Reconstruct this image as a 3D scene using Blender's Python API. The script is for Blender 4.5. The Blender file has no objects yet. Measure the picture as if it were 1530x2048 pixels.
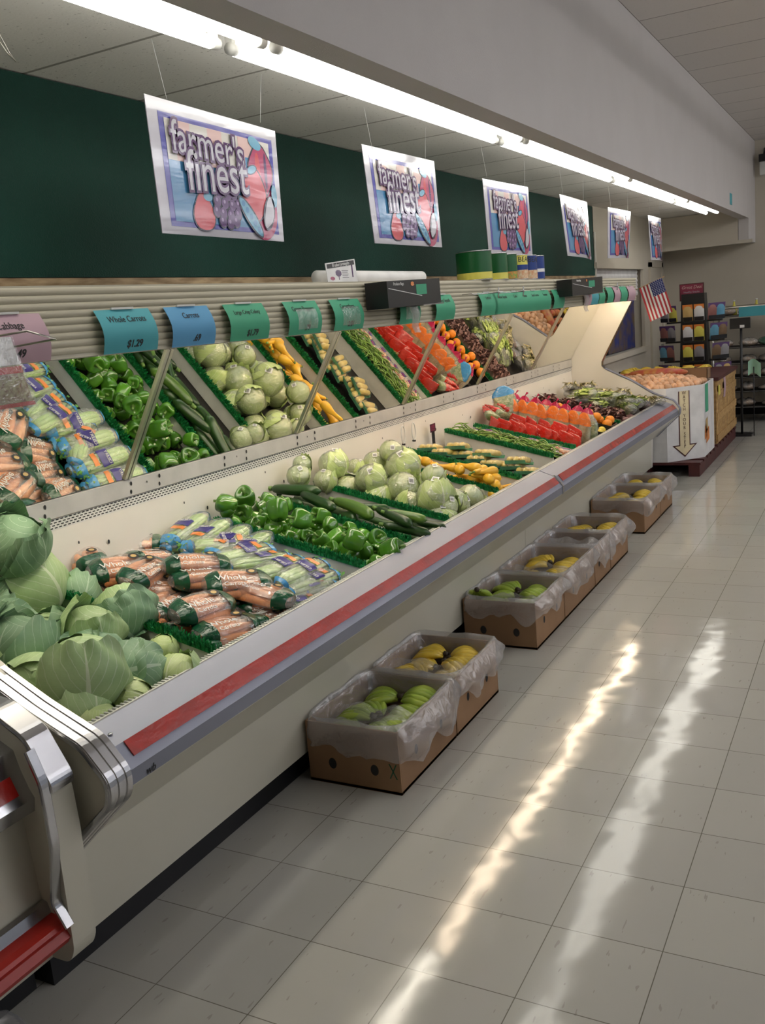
import bpy, math, random
import numpy as np
from mathutils import Vector, Matrix
PI = math.pi
random.seed(7)
SC = bpy.context.scene
COL = SC.collection
# ------------------------------------------------------------------ camera
CF = 1868.775; YAW, PITCH, ROLL = 0.500259, -0.202588, -0.0889252
CAMP = Vector((2.01148, -1.61143, 1.70246))
def cam_axes():
    cy, sy, cp, sp = math.cos(YAW), math.sin(YAW), math.cos(PITCH), math.sin(PITCH)
    fw = Vector((-sy*cp, cy*cp, sp)); r0 = Vector((cy, sy, 0)); u0 = r0.cross(fw)
    return (r0*math.cos(ROLL)+u0*math.sin(ROLL), -r0*math.sin(ROLL)+u0*math.cos(ROLL), fw)
RR, UU, FF = cam_axes()
cd = bpy.data.cameras.new('camera'); cam = bpy.data.objects.new('camera', cd); COL.objects.link(cam)
cam.matrix_world = Matrix(((RR.x, UU.x, -FF.x, CAMP.x), (RR.y, UU.y, -FF.y, CAMP.y), (RR.z, UU.z, -FF.z, CAMP.z), (0, 0, 0, 1)))
cd.sensor_fit = 'VERTICAL'; cd.sensor_height = 24.0; cd.lens = CF/2048*24.0
cd.clip_start = 0.05; cd.clip_end = 100
SC.camera = cam
def ray(px, py):
    return (FF*CF + RR*(px-765) - UU*(py-1024)).normalized()
def at(px, py, z):
    d = ray(px, py); return CAMP + d*((z-CAMP.z)/d.z)
def atx(px, py, x):
    d = ray(px, py); return CAMP + d*((x-CAMP.x)/d.x)
def aty(px, py, y):
    d = ray(px, py); return CAMP + d*((y-CAMP.y)/d.y)
# ------------------------------------------------------------------ world, exposure, store lights
W = bpy.data.worlds.new('world'); SC.world = W; W.use_nodes = True
W.node_tree.nodes['Background'].inputs[0].default_value = (0.74, 0.80, 0.92, 1)
W.node_tree.nodes['Background'].inputs[1].default_value = 0.30
SC.view_settings.view_transform = 'Standard'; SC.view_settings.look = 'None'
SC.view_settings.gamma = 1; SC.view_settings.use_curve_mapping = False
SC.view_settings.exposure = 0.02
TUBE_E = 7.0        # white tubes in the soffit
WARM_E = 25.0        # warm tubes inside the case canopy
STORE_E = 18.0       # strip lights of the store ceiling
# ------------------------------------------------------------------ material helpers
def new_mat(name):
    m = bpy.data.materials.new(name); m.use_nodes = True
    nt = m.node_tree; return m, nt, nt.nodes['Principled BSDF']
def _n(nt, t, **kw):
    n = nt.nodes.new(t)
    for k, v in kw.items():
        if hasattr(n, k) and not k.startswith('i_'): setattr(n, k, v)
    return n
def setin(n, **kw):
    for k, v in kw.items():
        n.inputs[k.replace('_', ' ')].default_value = v
def rgb(c): return (c[0], c[1], c[2], 1)
def mat(name, c, rough=0.5, metal=0.0, c2=None, nscale=8, bump=0, bscale=60, coat=0, rnd=0, spec=0.5, sss=0, stretch=None, detail=3):
    """base colour, optional second colour mixed by noise, optional bump, optional random value per object"""
    m, nt, p = new_mat(name)
    p.inputs['Roughness'].default_value = rough; p.inputs['Metallic'].default_value = metal
    p.inputs['Coat Weight'].default_value = coat; p.inputs['Coat Roughness'].default_value = 0.08
    p.inputs['Specular IOR Level'].default_value = spec
    if sss:
        p.inputs['Subsurface Weight'].default_value = sss; p.inputs['Subsurface Scale'].default_value = 0.01
    tc = _n(nt, 'ShaderNodeTexCoord'); co = tc.outputs['Object']
    if stretch:
        mp = _n(nt, 'ShaderNodeMapping'); mp.inputs['Scale'].default_value = stretch
        nt.links.new(co, mp.inputs[0]); co = mp.outputs[0]
    out = None
    if c2 is None: c2 = tuple(v*0.86 for v in c)
    nz = _n(nt, 'ShaderNodeTexNoise'); nz.inputs['Scale'].default_value = nscale; nz.inputs['Detail'].default_value = detail
    nt.links.new(co, nz.inputs['Vector'])
    rp = _n(nt, 'ShaderNodeValToRGB'); rp.color_ramp.elements[0].position = 0.35; rp.color_ramp.elements[1].position = 0.65
    rp.color_ramp.elements[0].color = rgb(c2); rp.color_ramp.elements[1].color = rgb(c)
    nt.links.new(nz.outputs['Fac'], rp.inputs[0]); out = rp.outputs[0]
    if rnd:
        oi = _n(nt, 'ShaderNodeObjectInfo'); mr = _n(nt, 'ShaderNodeMapRange')
        mr.inputs[3].default_value = 1-rnd; mr.inputs[4].default_value = 1+rnd
        hs = _n(nt, 'ShaderNodeHueSaturation')
        nt.links.new(oi.outputs['Random'], mr.inputs[0]); nt.links.new(mr.outputs[0], hs.inputs['Value'])
        nt.links.new(out, hs.inputs['Color']); out = hs.outputs[0]
    nt.links.new(out, p.inputs['Base Color'])
    if bump:
        bz = _n(nt, 'ShaderNodeTexNoise'); bz.inputs['Scale'].default_value = bscale; bz.inputs['Detail'].default_value = 3
        nt.links.new(co, bz.inputs['Vector'])
        b = _n(nt, 'ShaderNodeBump'); b.inputs['Strength'].default_value = bump; b.inputs['Distance'].default_value = 0.01
        nt.links.new(bz.outputs['Fac'], b.inputs['Height']); nt.links.new(b.outputs[0], p.inputs['Normal'])
    return m
def film_mat(name, tint=(1, 1, 1), base=0.16, milk=0.0, bump=0.7, bscale=28, rough=0.12):
    """thin clear wrap: mostly see-through, glossy at grazing angles and on its creases"""
    m, nt, p = new_mat(name); nt.nodes.remove(p)
    out = nt.nodes['Material Output']
    tc = _n(nt, 'ShaderNodeTexCoord'); nz = _n(nt, 'ShaderNodeTexNoise')
    nz.inputs['Scale'].default_value = bscale; nz.inputs['Detail'].default_value = 4; nz.inputs['Distortion'].default_value = 1.2
    nt.links.new(tc.outputs['Object'], nz.inputs['Vector'])
    b = _n(nt, 'ShaderNodeBump'); b.inputs['Strength'].default_value = bump; b.inputs['Distance'].default_value = 0.012
    nt.links.new(nz.outputs['Fac'], b.inputs['Height'])
    tr = _n(nt, 'ShaderNodeBsdfTransparent'); tr.inputs[0].default_value = rgb(tint)
    gl = _n(nt, 'ShaderNodeBsdfGlossy'); gl.inputs['Roughness'].default_value = rough
    nt.links.new(b.outputs[0], gl.inputs['Normal'])
    lw = _n(nt, 'ShaderNodeLayerWeight'); lw.inputs['Blend'].default_value = 0.25
    nt.links.new(b.outputs[0], lw.inputs['Normal'])
    mr = _n(nt, 'ShaderNodeMapRange'); mr.inputs[3].default_value = base; mr.inputs[4].default_value = 0.55
    nt.links.new(lw.outputs['Facing'], mr.inputs[0])
    mx = _n(nt, 'ShaderNodeMixShader')
    nt.links.new(mr.outputs[0], mx.inputs[0]); nt.links.new(tr.outputs[0], mx.inputs[1]); nt.links.new(gl.outputs[0], mx.inputs[2])
    last = mx
    if milk:
        df = _n(nt, 'ShaderNodeBsdfDiffuse'); df.inputs[0].default_value = (0.93, 0.93, 0.95, 1)
        tl = _n(nt, 'ShaderNodeBsdfTranslucent'); tl.inputs[0].default_value = (0.93, 0.93, 0.95, 1)
        ad = _n(nt, 'ShaderNodeMixShader'); ad.inputs[0].default_value = 0.4
        nt.links.new(df.outputs[0], ad.inputs[1]); nt.links.new(tl.outputs[0], ad.inputs[2])
        m2 = _n(nt, 'ShaderNodeMixShader'); m2.inputs[0].default_value = milk
        nt.links.new(mx.outputs[0], m2.inputs[1]); nt.links.new(ad.outputs[0], m2.inputs[2]); last = m2
    nt.links.new(last.outputs[0], out.inputs[0])
    return m
def emit_mat(name, c, e):
    m, nt, p = new_mat(name)
    p.inputs['Base Color'].default_value = (0.9, 0.9, 0.9, 1)
    p.inputs['Emission Color'].default_value = rgb(c); p.inputs['Emission Strength'].default_value = e
    return m
def tile_mat(name, c, c2, size, gap, gapcol, rough, off=(0, 0), fleck=None, bump=0.0, wave=0.0, spec=0.5):
    """square tiles on the ground or ceiling plane, from object coordinates in metres"""
    m, nt, p = new_mat(name)
    p.inputs['Specular IOR Level'].default_value = spec
    tc = _n(nt, 'ShaderNodeTexCoord'); sep = _n(nt, 'ShaderNodeSeparateXYZ'); nt.links.new(tc.outputs['Object'], sep.inputs[0])
    def math_(op, a, b=None, c_=None):
        n = _n(nt, 'ShaderNodeMath'); n.operation = op
        for i, v in enumerate((a, b, c_)):
            if v is None: continue
            if isinstance(v, (int, float)): n.inputs[i].default_value = v
            else: nt.links.new(v, n.inputs[i])
        return n.outputs[0]
    masks = []; cells = []
    for i, o in ((0, off[0]), (1, off[1])):
        if size[i] is None: continue
        t = math_('DIVIDE', math_('ADD', sep.outputs[i], o), size[i])
        fr = math_('FRACT', t); d = math_('MINIMUM', fr, math_('SUBTRACT', 1.0, fr))
        masks.append(math_('LESS_THAN', d, gap/size[i])); cells.append(math_('FLOOR', t))
    msk = masks[0] if len(masks) == 1 else math_('MAXIMUM', masks[0], masks[1])
    cx = _n(nt, 'ShaderNodeCombineXYZ')
    for i, c_ in enumerate(cells): nt.links.new(c_, cx.inputs[i])
    wn = _n(nt, 'ShaderNodeTexWhiteNoise'); nt.links.new(cx.outputs[0], wn.inputs['Vector'])
    mx = _n(nt, 'ShaderNodeMix'); mx.data_type = 'RGBA'
    mx.inputs[6].default_value = rgb(c); mx.inputs[7].default_value = rgb(c2); nt.links.new(wn.outputs['Value'], mx.inputs[0])
    out = mx.outputs[2]
    if fleck:
        mp = _n(nt, 'ShaderNodeMapping'); mp.inputs['Scale'].default_value = fleck[1]; nt.links.new(tc.outputs['Object'], mp.inputs[0])
        nz = _n(nt, 'ShaderNodeTexNoise'); nz.inputs['Scale'].default_value = 1.0; nz.inputs['Detail'].default_value = 2
        nt.links.new(mp.outputs[0], nz.inputs['Vector'])
        f = math_('MULTIPLY', math_('GREATER_THAN', nz.outputs['Fac'], fleck[2]), fleck[3])
        m2 = _n(nt, 'ShaderNodeMix'); m2.data_type = 'RGBA'; nt.links.new(f, m2.inputs[0]); nt.links.new(out, m2.inputs[6]); m2.inputs[7].default_value = rgb(fleck[0])
        out = m2.outputs[2]
    m3 = _n(nt, 'ShaderNodeMix'); m3.data_type = 'RGBA'; nt.links.new(msk, m3.inputs[0]); nt.links.new(out, m3.inputs[6]); m3.inputs[7].default_value = rgb(gapcol)
    nt.links.new(m3.outputs[2], p.inputs['Base Color'])
    p.inputs['Roughness'].default_value = rough
    if bump or wave:
        nz = _n(nt, 'ShaderNodeTexNoise'); nz.inputs['Scale'].default_value = 3.2 if wave else 90; nz.inputs['Detail'].default_value = 2 if wave else 4
        nt.links.new(tc.outputs['Object'], nz.inputs['Vector'])
        b = _n(nt, 'ShaderNodeBump'); b.inputs['Strength'].default_value = 1.0; b.inputs['Distance'].default_value = wave or bump
        nt.links.new(nz.outputs['Fac'], b.inputs['Height']); nt.links.new(b.outputs[0], p.inputs['Normal'])
    return m
def leaf_mat(name, c, c2, vein, rough=0.45, rnd=0.12, coat=0.0, nveins=7.0, vw=0.05):
    """leaf with a pale midrib and side veins from the leaf's own UV"""
    m, nt, p = new_mat(name); p.inputs['Roughness'].default_value = rough; p.inputs['Coat Weight'].default_value = coat
    p.inputs['Coat Roughness'].default_value = 0.1
    def math_(op, a, b=None):
        n = _n(nt, 'ShaderNodeMath'); n.operation = op
        for i, v in enumerate((a, b)):
            if v is None: continue
            if isinstance(v, (int, float)): n.inputs[i].default_value = v
            else: nt.links.new(v, n.inputs[i])
        return n.outputs[0]
    uv = _n(nt, 'ShaderNodeUVMap'); uv.uv_map = 'UVMap'; sep = _n(nt, 'ShaderNodeSeparateXYZ'); nt.links.new(uv.outputs[0], sep.inputs[0])
    tc = _n(nt, 'ShaderNodeTexCoord'); nz = _n(nt, 'ShaderNodeTexNoise'); nz.inputs['Scale'].default_value = 30; nz.inputs['Detail'].default_value = 3
    nt.links.new(tc.outputs['Object'], nz.inputs['Vector'])
    au = math_('ABSOLUTE', math_('SUBTRACT', sep.outputs[0], 0.5))
    wob = math_('MULTIPLY', math_('SUBTRACT', nz.outputs['Fac'], 0.5), 0.6)
    t = math_('ADD', math_('SUBTRACT', math_('MULTIPLY', sep.outputs[1], nveins), math_('MULTIPLY', au, 9.0)), wob)
    fr = math_('FRACT', t); d = math_('ABSOLUTE', math_('SUBTRACT', fr, 0.5))
    side = math_('LESS_THAN', d, vw)
    mid = math_('LESS_THAN', au, math_('MULTIPLY', math_('SUBTRACT', 1.15, sep.outputs[1]), 0.035))
    v = math_('MAXIMUM', math_('MULTIPLY', side, 0.45), math_('MULTIPLY', mid, 0.9))
    n2 = _n(nt, 'ShaderNodeTexNoise'); n2.inputs['Scale'].default_value = 9; n2.inputs['Detail'].default_value = 4; nt.links.new(tc.outputs['Object'], n2.inputs['Vector'])
    rp = _n(nt, 'ShaderNodeValToRGB'); rp.color_ramp.elements[0].position = 0.38; rp.color_ramp.elements[1].position = 0.62
    rp.color_ramp.elements[0].color = rgb(c2); rp.color_ramp.elements[1].color = rgb(c); nt.links.new(n2.outputs['Fac'], rp.inputs[0])
    mx = _n(nt, 'ShaderNodeMix'); mx.data_type = 'RGBA'; nt.links.new(v, mx.inputs[0]); nt.links.new(rp.outputs[0], mx.inputs[6]); mx.inputs[7].default_value = rgb(vein)
    oi = _n(nt, 'ShaderNodeObjectInfo'); mr = _n(nt, 'ShaderNodeMapRange'); mr.inputs[3].default_value = 1-rnd; mr.inputs[4].default_value = 1+rnd
    hs = _n(nt, 'ShaderNodeHueSaturation'); nt.links.new(oi.outputs['Random'], mr.inputs[0]); nt.links.new(mr.outputs[0], hs.inputs['Value'])
    nt.links.new(mx.outputs[2], hs.inputs['Color']); nt.links.new(hs.outputs[0], p.inputs['Base Color'])
    b = _n(nt, 'ShaderNodeBump'); b.inputs['Strength'].default_value = 0.5; b.inputs['Distance'].default_value = 0.004
    nt.links.new(math_('ADD', v, nz.outputs['Fac']), b.inputs['Height']); nt.links.new(b.outputs[0], p.inputs['Normal'])
    return m
M = {}
M['floor'] = tile_mat('floor_tiles', (0.44, 0.43, 0.385), (0.405, 0.395, 0.36), (0.3048, 0.3048), 0.0014, (0.16, 0.15, 0.12), 0.095,
                      fleck=((0.27, 0.25, 0.21), (60, 14, 1), 0.70, 0.55), wave=0.0035, spec=0.45)
M['soffit_tile'] = tile_mat('soffit_tiles', (0.78, 0.77, 0.73), (0.74, 0.73, 0.69), (None, 0.6), 0.008, (0.30, 0.29, 0.26), 0.8,
                            off=(0, 0.22), fleck=((0.3, 0.29, 0.27), (70, 70, 70), 0.68, 0.6), bump=0.001)
M['ceil_tile'] = tile_mat('ceiling_tiles', (0.66, 0.625, 0.60), (0.61, 0.58, 0.555), (1.22, 0.61), 0.006, (0.25, 0.23, 0.22), 0.8, off=(-0.5, 0.1),
                          fleck=((0.3, 0.29, 0.27), (60, 60, 60), 0.7, 0.4), bump=0.001)
M['fascia'] = mat('fascia_paint', (0.56, 0.53, 0.51), 0.7, c2=(0.54, 0.51, 0.49), nscale=3, bump=0.15, bscale=150)
M['cream_wall'] = mat('cream_wall_paint', (0.55, 0.50, 0.41), 0.7, c2=(0.53, 0.48, 0.39), nscale=3, bump=0.15, bscale=150)
M['green_wall'] = mat('green_wall_paint', (0.009, 0.052, 0.037), 0.6, spec=0.2, c2=(0.008, 0.045, 0.032), nscale=4, bump=0.35, bscale=180)
M['wallpaper'] = mat('marbled_wallpaper', (0.50, 0.36, 0.20), 0.6, c2=(0.24, 0.15, 0.07), nscale=7, stretch=(1, 1, 6))
M['enamel'] = mat('cream_enamel', (0.58, 0.555, 0.46), 0.28, c2=(0.565, 0.54, 0.445), nscale=2, coat=0.2)
M['white_enamel'] = mat('white_enamel', (0.74, 0.71, 0.64), 0.3, c2=(0.71, 0.68, 0.61), nscale=3)
M['corrugated'] = mat('ribbed_cream_plastic', (0.46, 0.425, 0.315), 0.45, c2=(0.445, 0.41, 0.305), nscale=3)
M['aluminium'] = mat('brushed_aluminium', (0.27, 0.28, 0.345), 0.48, 0.55, c2=(0.24, 0.25, 0.305), nscale=6, stretch=(1, 0.3, 1), bump=0.05, bscale=40)
M['ledge_grey'] = mat('satin_grey_metal', (0.50, 0.49, 0.46), 0.4, 0.3)
M['chrome'] = mat('chrome_trim', (0.55, 0.55, 0.57), 0.24, 1.0, c2=(0.46, 0.46, 0.48), nscale=5, bump=0.03, bscale=20)
M['steel'] = mat('steel_frame', (0.66, 0.63, 0.57), 0.3, 0.9)
M['red_strip'] = mat('red_rail_strip', (0.40, 0.018, 0.012), 0.24, c2=(0.30, 0.015, 0.010), nscale=14, bump=0.12, bscale=60, coat=0.3)
M['red_bumper'] = mat('red_bumper_rubber', (0.42, 0.02, 0.012), 0.38)
M['black'] = mat('black_plastic', (0.012, 0.012, 0.013), 0.35)
M['kick'] = mat('black_kick_plate', (0.006, 0.006, 0.008), 0.5)
M['dark'] = mat('dark_void', (0.02, 0.018, 0.016), 0.8)
M['mirror'] = new_mat('mirror_glass')[0]
_p = M['mirror'].node_tree.nodes['Principled BSDF']; _p.inputs['Metallic'].default_value = 1; _p.inputs['Roughness'].default_value = 0.012; _p.inputs['Base Color'].default_value = (0.86, 0.86, 0.80, 1)
M['grass'] = mat('green_grass_plastic', (0.012, 0.26, 0.065), 0.45, c2=(0.006, 0.14, 0.035), nscale=60)
M['white_plastic'] = mat('white_plastic', (0.72, 0.72, 0.68), 0.4)
M['paper_white'] = mat('white_card', (0.78, 0.77, 0.76), 0.5)
M['tube'] = emit_mat('lit_white_tube', (1.0, 0.98, 0.92), TUBE_E)
M['warm_tube'] = emit_mat('lit_warm_tube', (1.0, 0.80, 0.59), WARM_E)
M['neutral_tube'] = emit_mat('lit_neutral_tube', (1.0, 0.93, 0.80), WARM_E)
M['store_tube'] = emit_mat('lit_store_tube', (0.96, 0.96, 1.0), STORE_E)
M['film'] = film_mat('clear_film', milk=0.10, bump=1.0)
M['film_tight'] = film_mat('tight_clear_film', base=0.27, milk=0.07, bump=1.0, bscale=42, rough=0.17)
M['corn_film'] = film_mat('corn_tray_film', base=0.10, bump=1.0, bscale=42, rough=0.17)
M['liner'] = film_mat('milky_plastic_liner', tint=(0.93, 0.93, 0.95), base=0.16, milk=0.20, bump=1.0, bscale=16, rough=0.22)
M['cardboard'] = mat('brown_cardboard', (0.30, 0.17, 0.085), 0.7, c2=(0.26, 0.145, 0.07), nscale=5, rnd=0.08)
M['cabbage'] = leaf_mat('cabbage_leaf', (0.42, 0.56, 0.27), (0.31, 0.46, 0.20), (0.64, 0.72, 0.50))
M['cabbage_outer'] = leaf_mat('cabbage_outer_leaf', (0.24, 0.38, 0.22), (0.16, 0.29, 0.16), (0.46, 0.58, 0.42), rough=0.5)
M['cabbage_pale'] = leaf_mat('pale_cabbage_leaf', (0.58, 0.68, 0.32), (0.46, 0.58, 0.22), (0.74, 0.78, 0.55))
M['lettuce'] = leaf_mat('lettuce_leaf', (0.56, 0.66, 0.27), (0.40, 0.53, 0.16), (0.74, 0.78, 0.50), coat=0.4, nveins=6)
M['pepper'] = mat('green_pepper_skin', (0.085, 0.25, 0.018), 0.14, c2=(0.045, 0.16, 0.012), nscale=9, rnd=0.3, spec=0.6, coat=0.3)
M['stem'] = mat('green_stem', (0.16, 0.28, 0.06), 0.5)
M['zucchini'] = mat('zucchini_skin', (0.030, 0.085, 0.016), 0.3, c2=(0.014, 0.045, 0.010), nscale=14, rnd=0.35, stretch=(0.4, 4, 4))
M['zucchini_light'] = mat('light_zucchini_skin', (0.12, 0.22, 0.035), 0.3, c2=(0.05, 0.12, 0.02), nscale=12, rnd=0.2, stretch=(0.4, 4, 4))
M['squash'] = mat('yellow_squash_skin', (0.86, 0.50, 0.045), 0.3, c2=(0.78, 0.42, 0.03), nscale=9, rnd=0.12)
M['corn'] = mat('corn_kernels', (0.92, 0.72, 0.20), 0.35, c2=(0.84, 0.60, 0.12), nscale=60, bump=0.5, bscale=220)
M['tray'] = mat('green_foam_tray', (0.10, 0.36, 0.20), 0.6)
M['carrot'] = mat('carrot_skin', (0.92, 0.40, 0.17), 0.42, c2=(0.84, 0.33, 0.12), nscale=20, rnd=0.1, stretch=(8, 1, 1))
M['bag_green'] = mat('dark_green_print', (0.006, 0.075, 0.030), 0.22, coat=0.3, bump=0.5, bscale=50)
M['celery'] = mat('celery_stalk', (0.42, 0.62, 0.18), 0.35, c2=(0.30, 0.50, 0.11), nscale=30, stretch=(0.3, 6, 6))
M['celery_leaf'] = mat('celery_leaves', (0.10, 0.30, 0.04), 0.5)
M['bag_blue'] = mat('blue_print', (0.06, 0.30, 0.62), 0.25, coat=0.3, bump=0.5, bscale=50)
M['purple_print'] = mat('purple_print', (0.045, 0.035, 0.22), 0.3)
M['orange_print'] = mat('orange_print', (0.80, 0.25, 0.05), 0.3)
M['print_white'] = mat('white_print', (0.82, 0.82, 0.80), 0.4)
M['print_black'] = mat('black_print', (0.015, 0.015, 0.015), 0.45)
M['red_bag'] = mat('red_bag_print', (0.62, 0.03, 0.015), 0.2, c2=(0.52, 0.02, 0.012), nscale=10, coat=0.5, bump=0.6, bscale=40)
M['gold_print'] = mat('gold_print', (0.62, 0.42, 0.16), 0.35)
M['orange_bag'] = mat('orange_bag_print', (0.86, 0.22, 0.03), 0.25, coat=0.4, bump=0.6, bscale=40)
M['pink_bag'] = mat('magenta_bag_print', (0.55, 0.015, 0.09), 0.25, coat=0.4, bump=0.6, bscale=40)
M['beige_veg'] = mat('pale_root_vegetables', (0.60, 0.50, 0.30), 0.5, c2=(0.36, 0.36, 0.14), nscale=30, bump=0.6, bscale=50)
M['green_veg'] = mat('chopped_greens', (0.14, 0.26, 0.05), 0.5, c2=(0.45, 0.50, 0.20), nscale=45, bump=0.6, bscale=60)
M['bean'] = mat('green_bean_skin', (0.22, 0.36, 0.07), 0.4, c2=(0.15, 0.27, 0.045), nscale=30, rnd=0.45)
M['orange'] = mat('orange_peel', (0.88, 0.30, 0.015), 0.36, c2=(0.82, 0.25, 0.01), nscale=12, bump=0.3, bscale=300)
M['lemon'] = mat('lemon_peel', (0.85, 0.66, 0.08), 0.36, bump=0.3, bscale=300)
M['beet'] = mat('purple_beet_skin', (0.30, 0.16, 0.14), 0.6, c2=(0.17, 0.08, 0.07), nscale=16)
M['grape_green'] = mat('pale_green_leaves', (0.50, 0.60, 0.20), 0.45, c2=(0.34, 0.45, 0.10), nscale=25, rnd=0.2)
M['onion'] = mat('onion_skin', (0.76, 0.48, 0.30), 0.35, c2=(0.68, 0.38, 0.21), nscale=12, rnd=0.25)
M['nectarine'] = mat('red_fruit_skin', (0.50, 0.07, 0.05), 0.35, c2=(0.62, 0.30, 0.08), nscale=14, rnd=0.2)
M['banana_g'] = mat('green_banana_peel', (0.40, 0.50, 0.06), 0.4, c2=(0.30, 0.44, 0.05), nscale=12, rnd=0.15)
M['banana_y'] = mat('yellow_banana_peel', (0.78, 0.55, 0.06), 0.4, c2=(0.70, 0.50, 0.05), nscale=12, rnd=0.12)
M['banana_tip'] = mat('banana_tip_brown', (0.06, 0.04, 0.02), 0.6)
M['wood'] = mat('pine_slat', (0.52, 0.33, 0.13), 0.6, c2=(0.40, 0.23, 0.08), nscale=8, stretch=(1, 1, 5), rnd=0.1)
M['maroon_wood'] = mat('maroon_painted_wood', (0.09, 0.018, 0.016), 0.5, c2=(0.06, 0.012, 0.012))
M['tag_teal'] = mat('teal_card', (0.07, 0.37, 0.42), 0.6, c2=(0.068, 0.36, 0.41))
M['tag_blue'] = mat('blue_card', (0.10, 0.34, 0.58), 0.6, c2=(0.098, 0.33, 0.57))
M['tag_green'] = mat('green_card', (0.055, 0.36, 0.20), 0.6, c2=(0.053, 0.35, 0.195))
M['tag_pink'] = mat('pink_card', (0.50, 0.33, 0.38), 0.6, c2=(0.49, 0.325, 0.375))
def gloss_card(name, c): return mat(name, c, 0.14, c2=tuple(v*0.97 for v in c), coat=0.3, bump=0.35, bscale=7, stretch=(1, 0.35, 1.6))
M['s_white'] = gloss_card('glossy_white_print', (0.42, 0.41, 0.46))
M['s_navy'] = gloss_card('glossy_violet_blue_print', (0.06, 0.06, 0.30))
M['s_pink'] = gloss_card('glossy_peach_print', (0.55, 0.38, 0.36))
M['s_cream'] = gloss_card('glossy_cream_print', (0.50, 0.48, 0.45))
M['s_blue'] = gloss_card('glossy_sky_blue_print', (0.06, 0.20, 0.38))
M['s_purple'] = gloss_card('glossy_purple_print', (0.07, 0.025, 0.10))
M['s_grape'] = gloss_card('glossy_grape_print', (0.11, 0.055, 0.16))
M['s_grape_light'] = gloss_card('glossy_light_grape_print', (0.30, 0.20, 0.38))
M['s_red'] = gloss_card('glossy_coral_print', (0.50, 0.07, 0.09))
M['s_magenta'] = gloss_card('glossy_rose_print', (0.36, 0.05, 0.12))
M['s_black'] = gloss_card('glossy_dark_outline_print', (0.02, 0.02, 0.05))
M['s_pea'] = gloss_card('glossy_teal_blue_print', (0.12, 0.32, 0.46))
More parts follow.
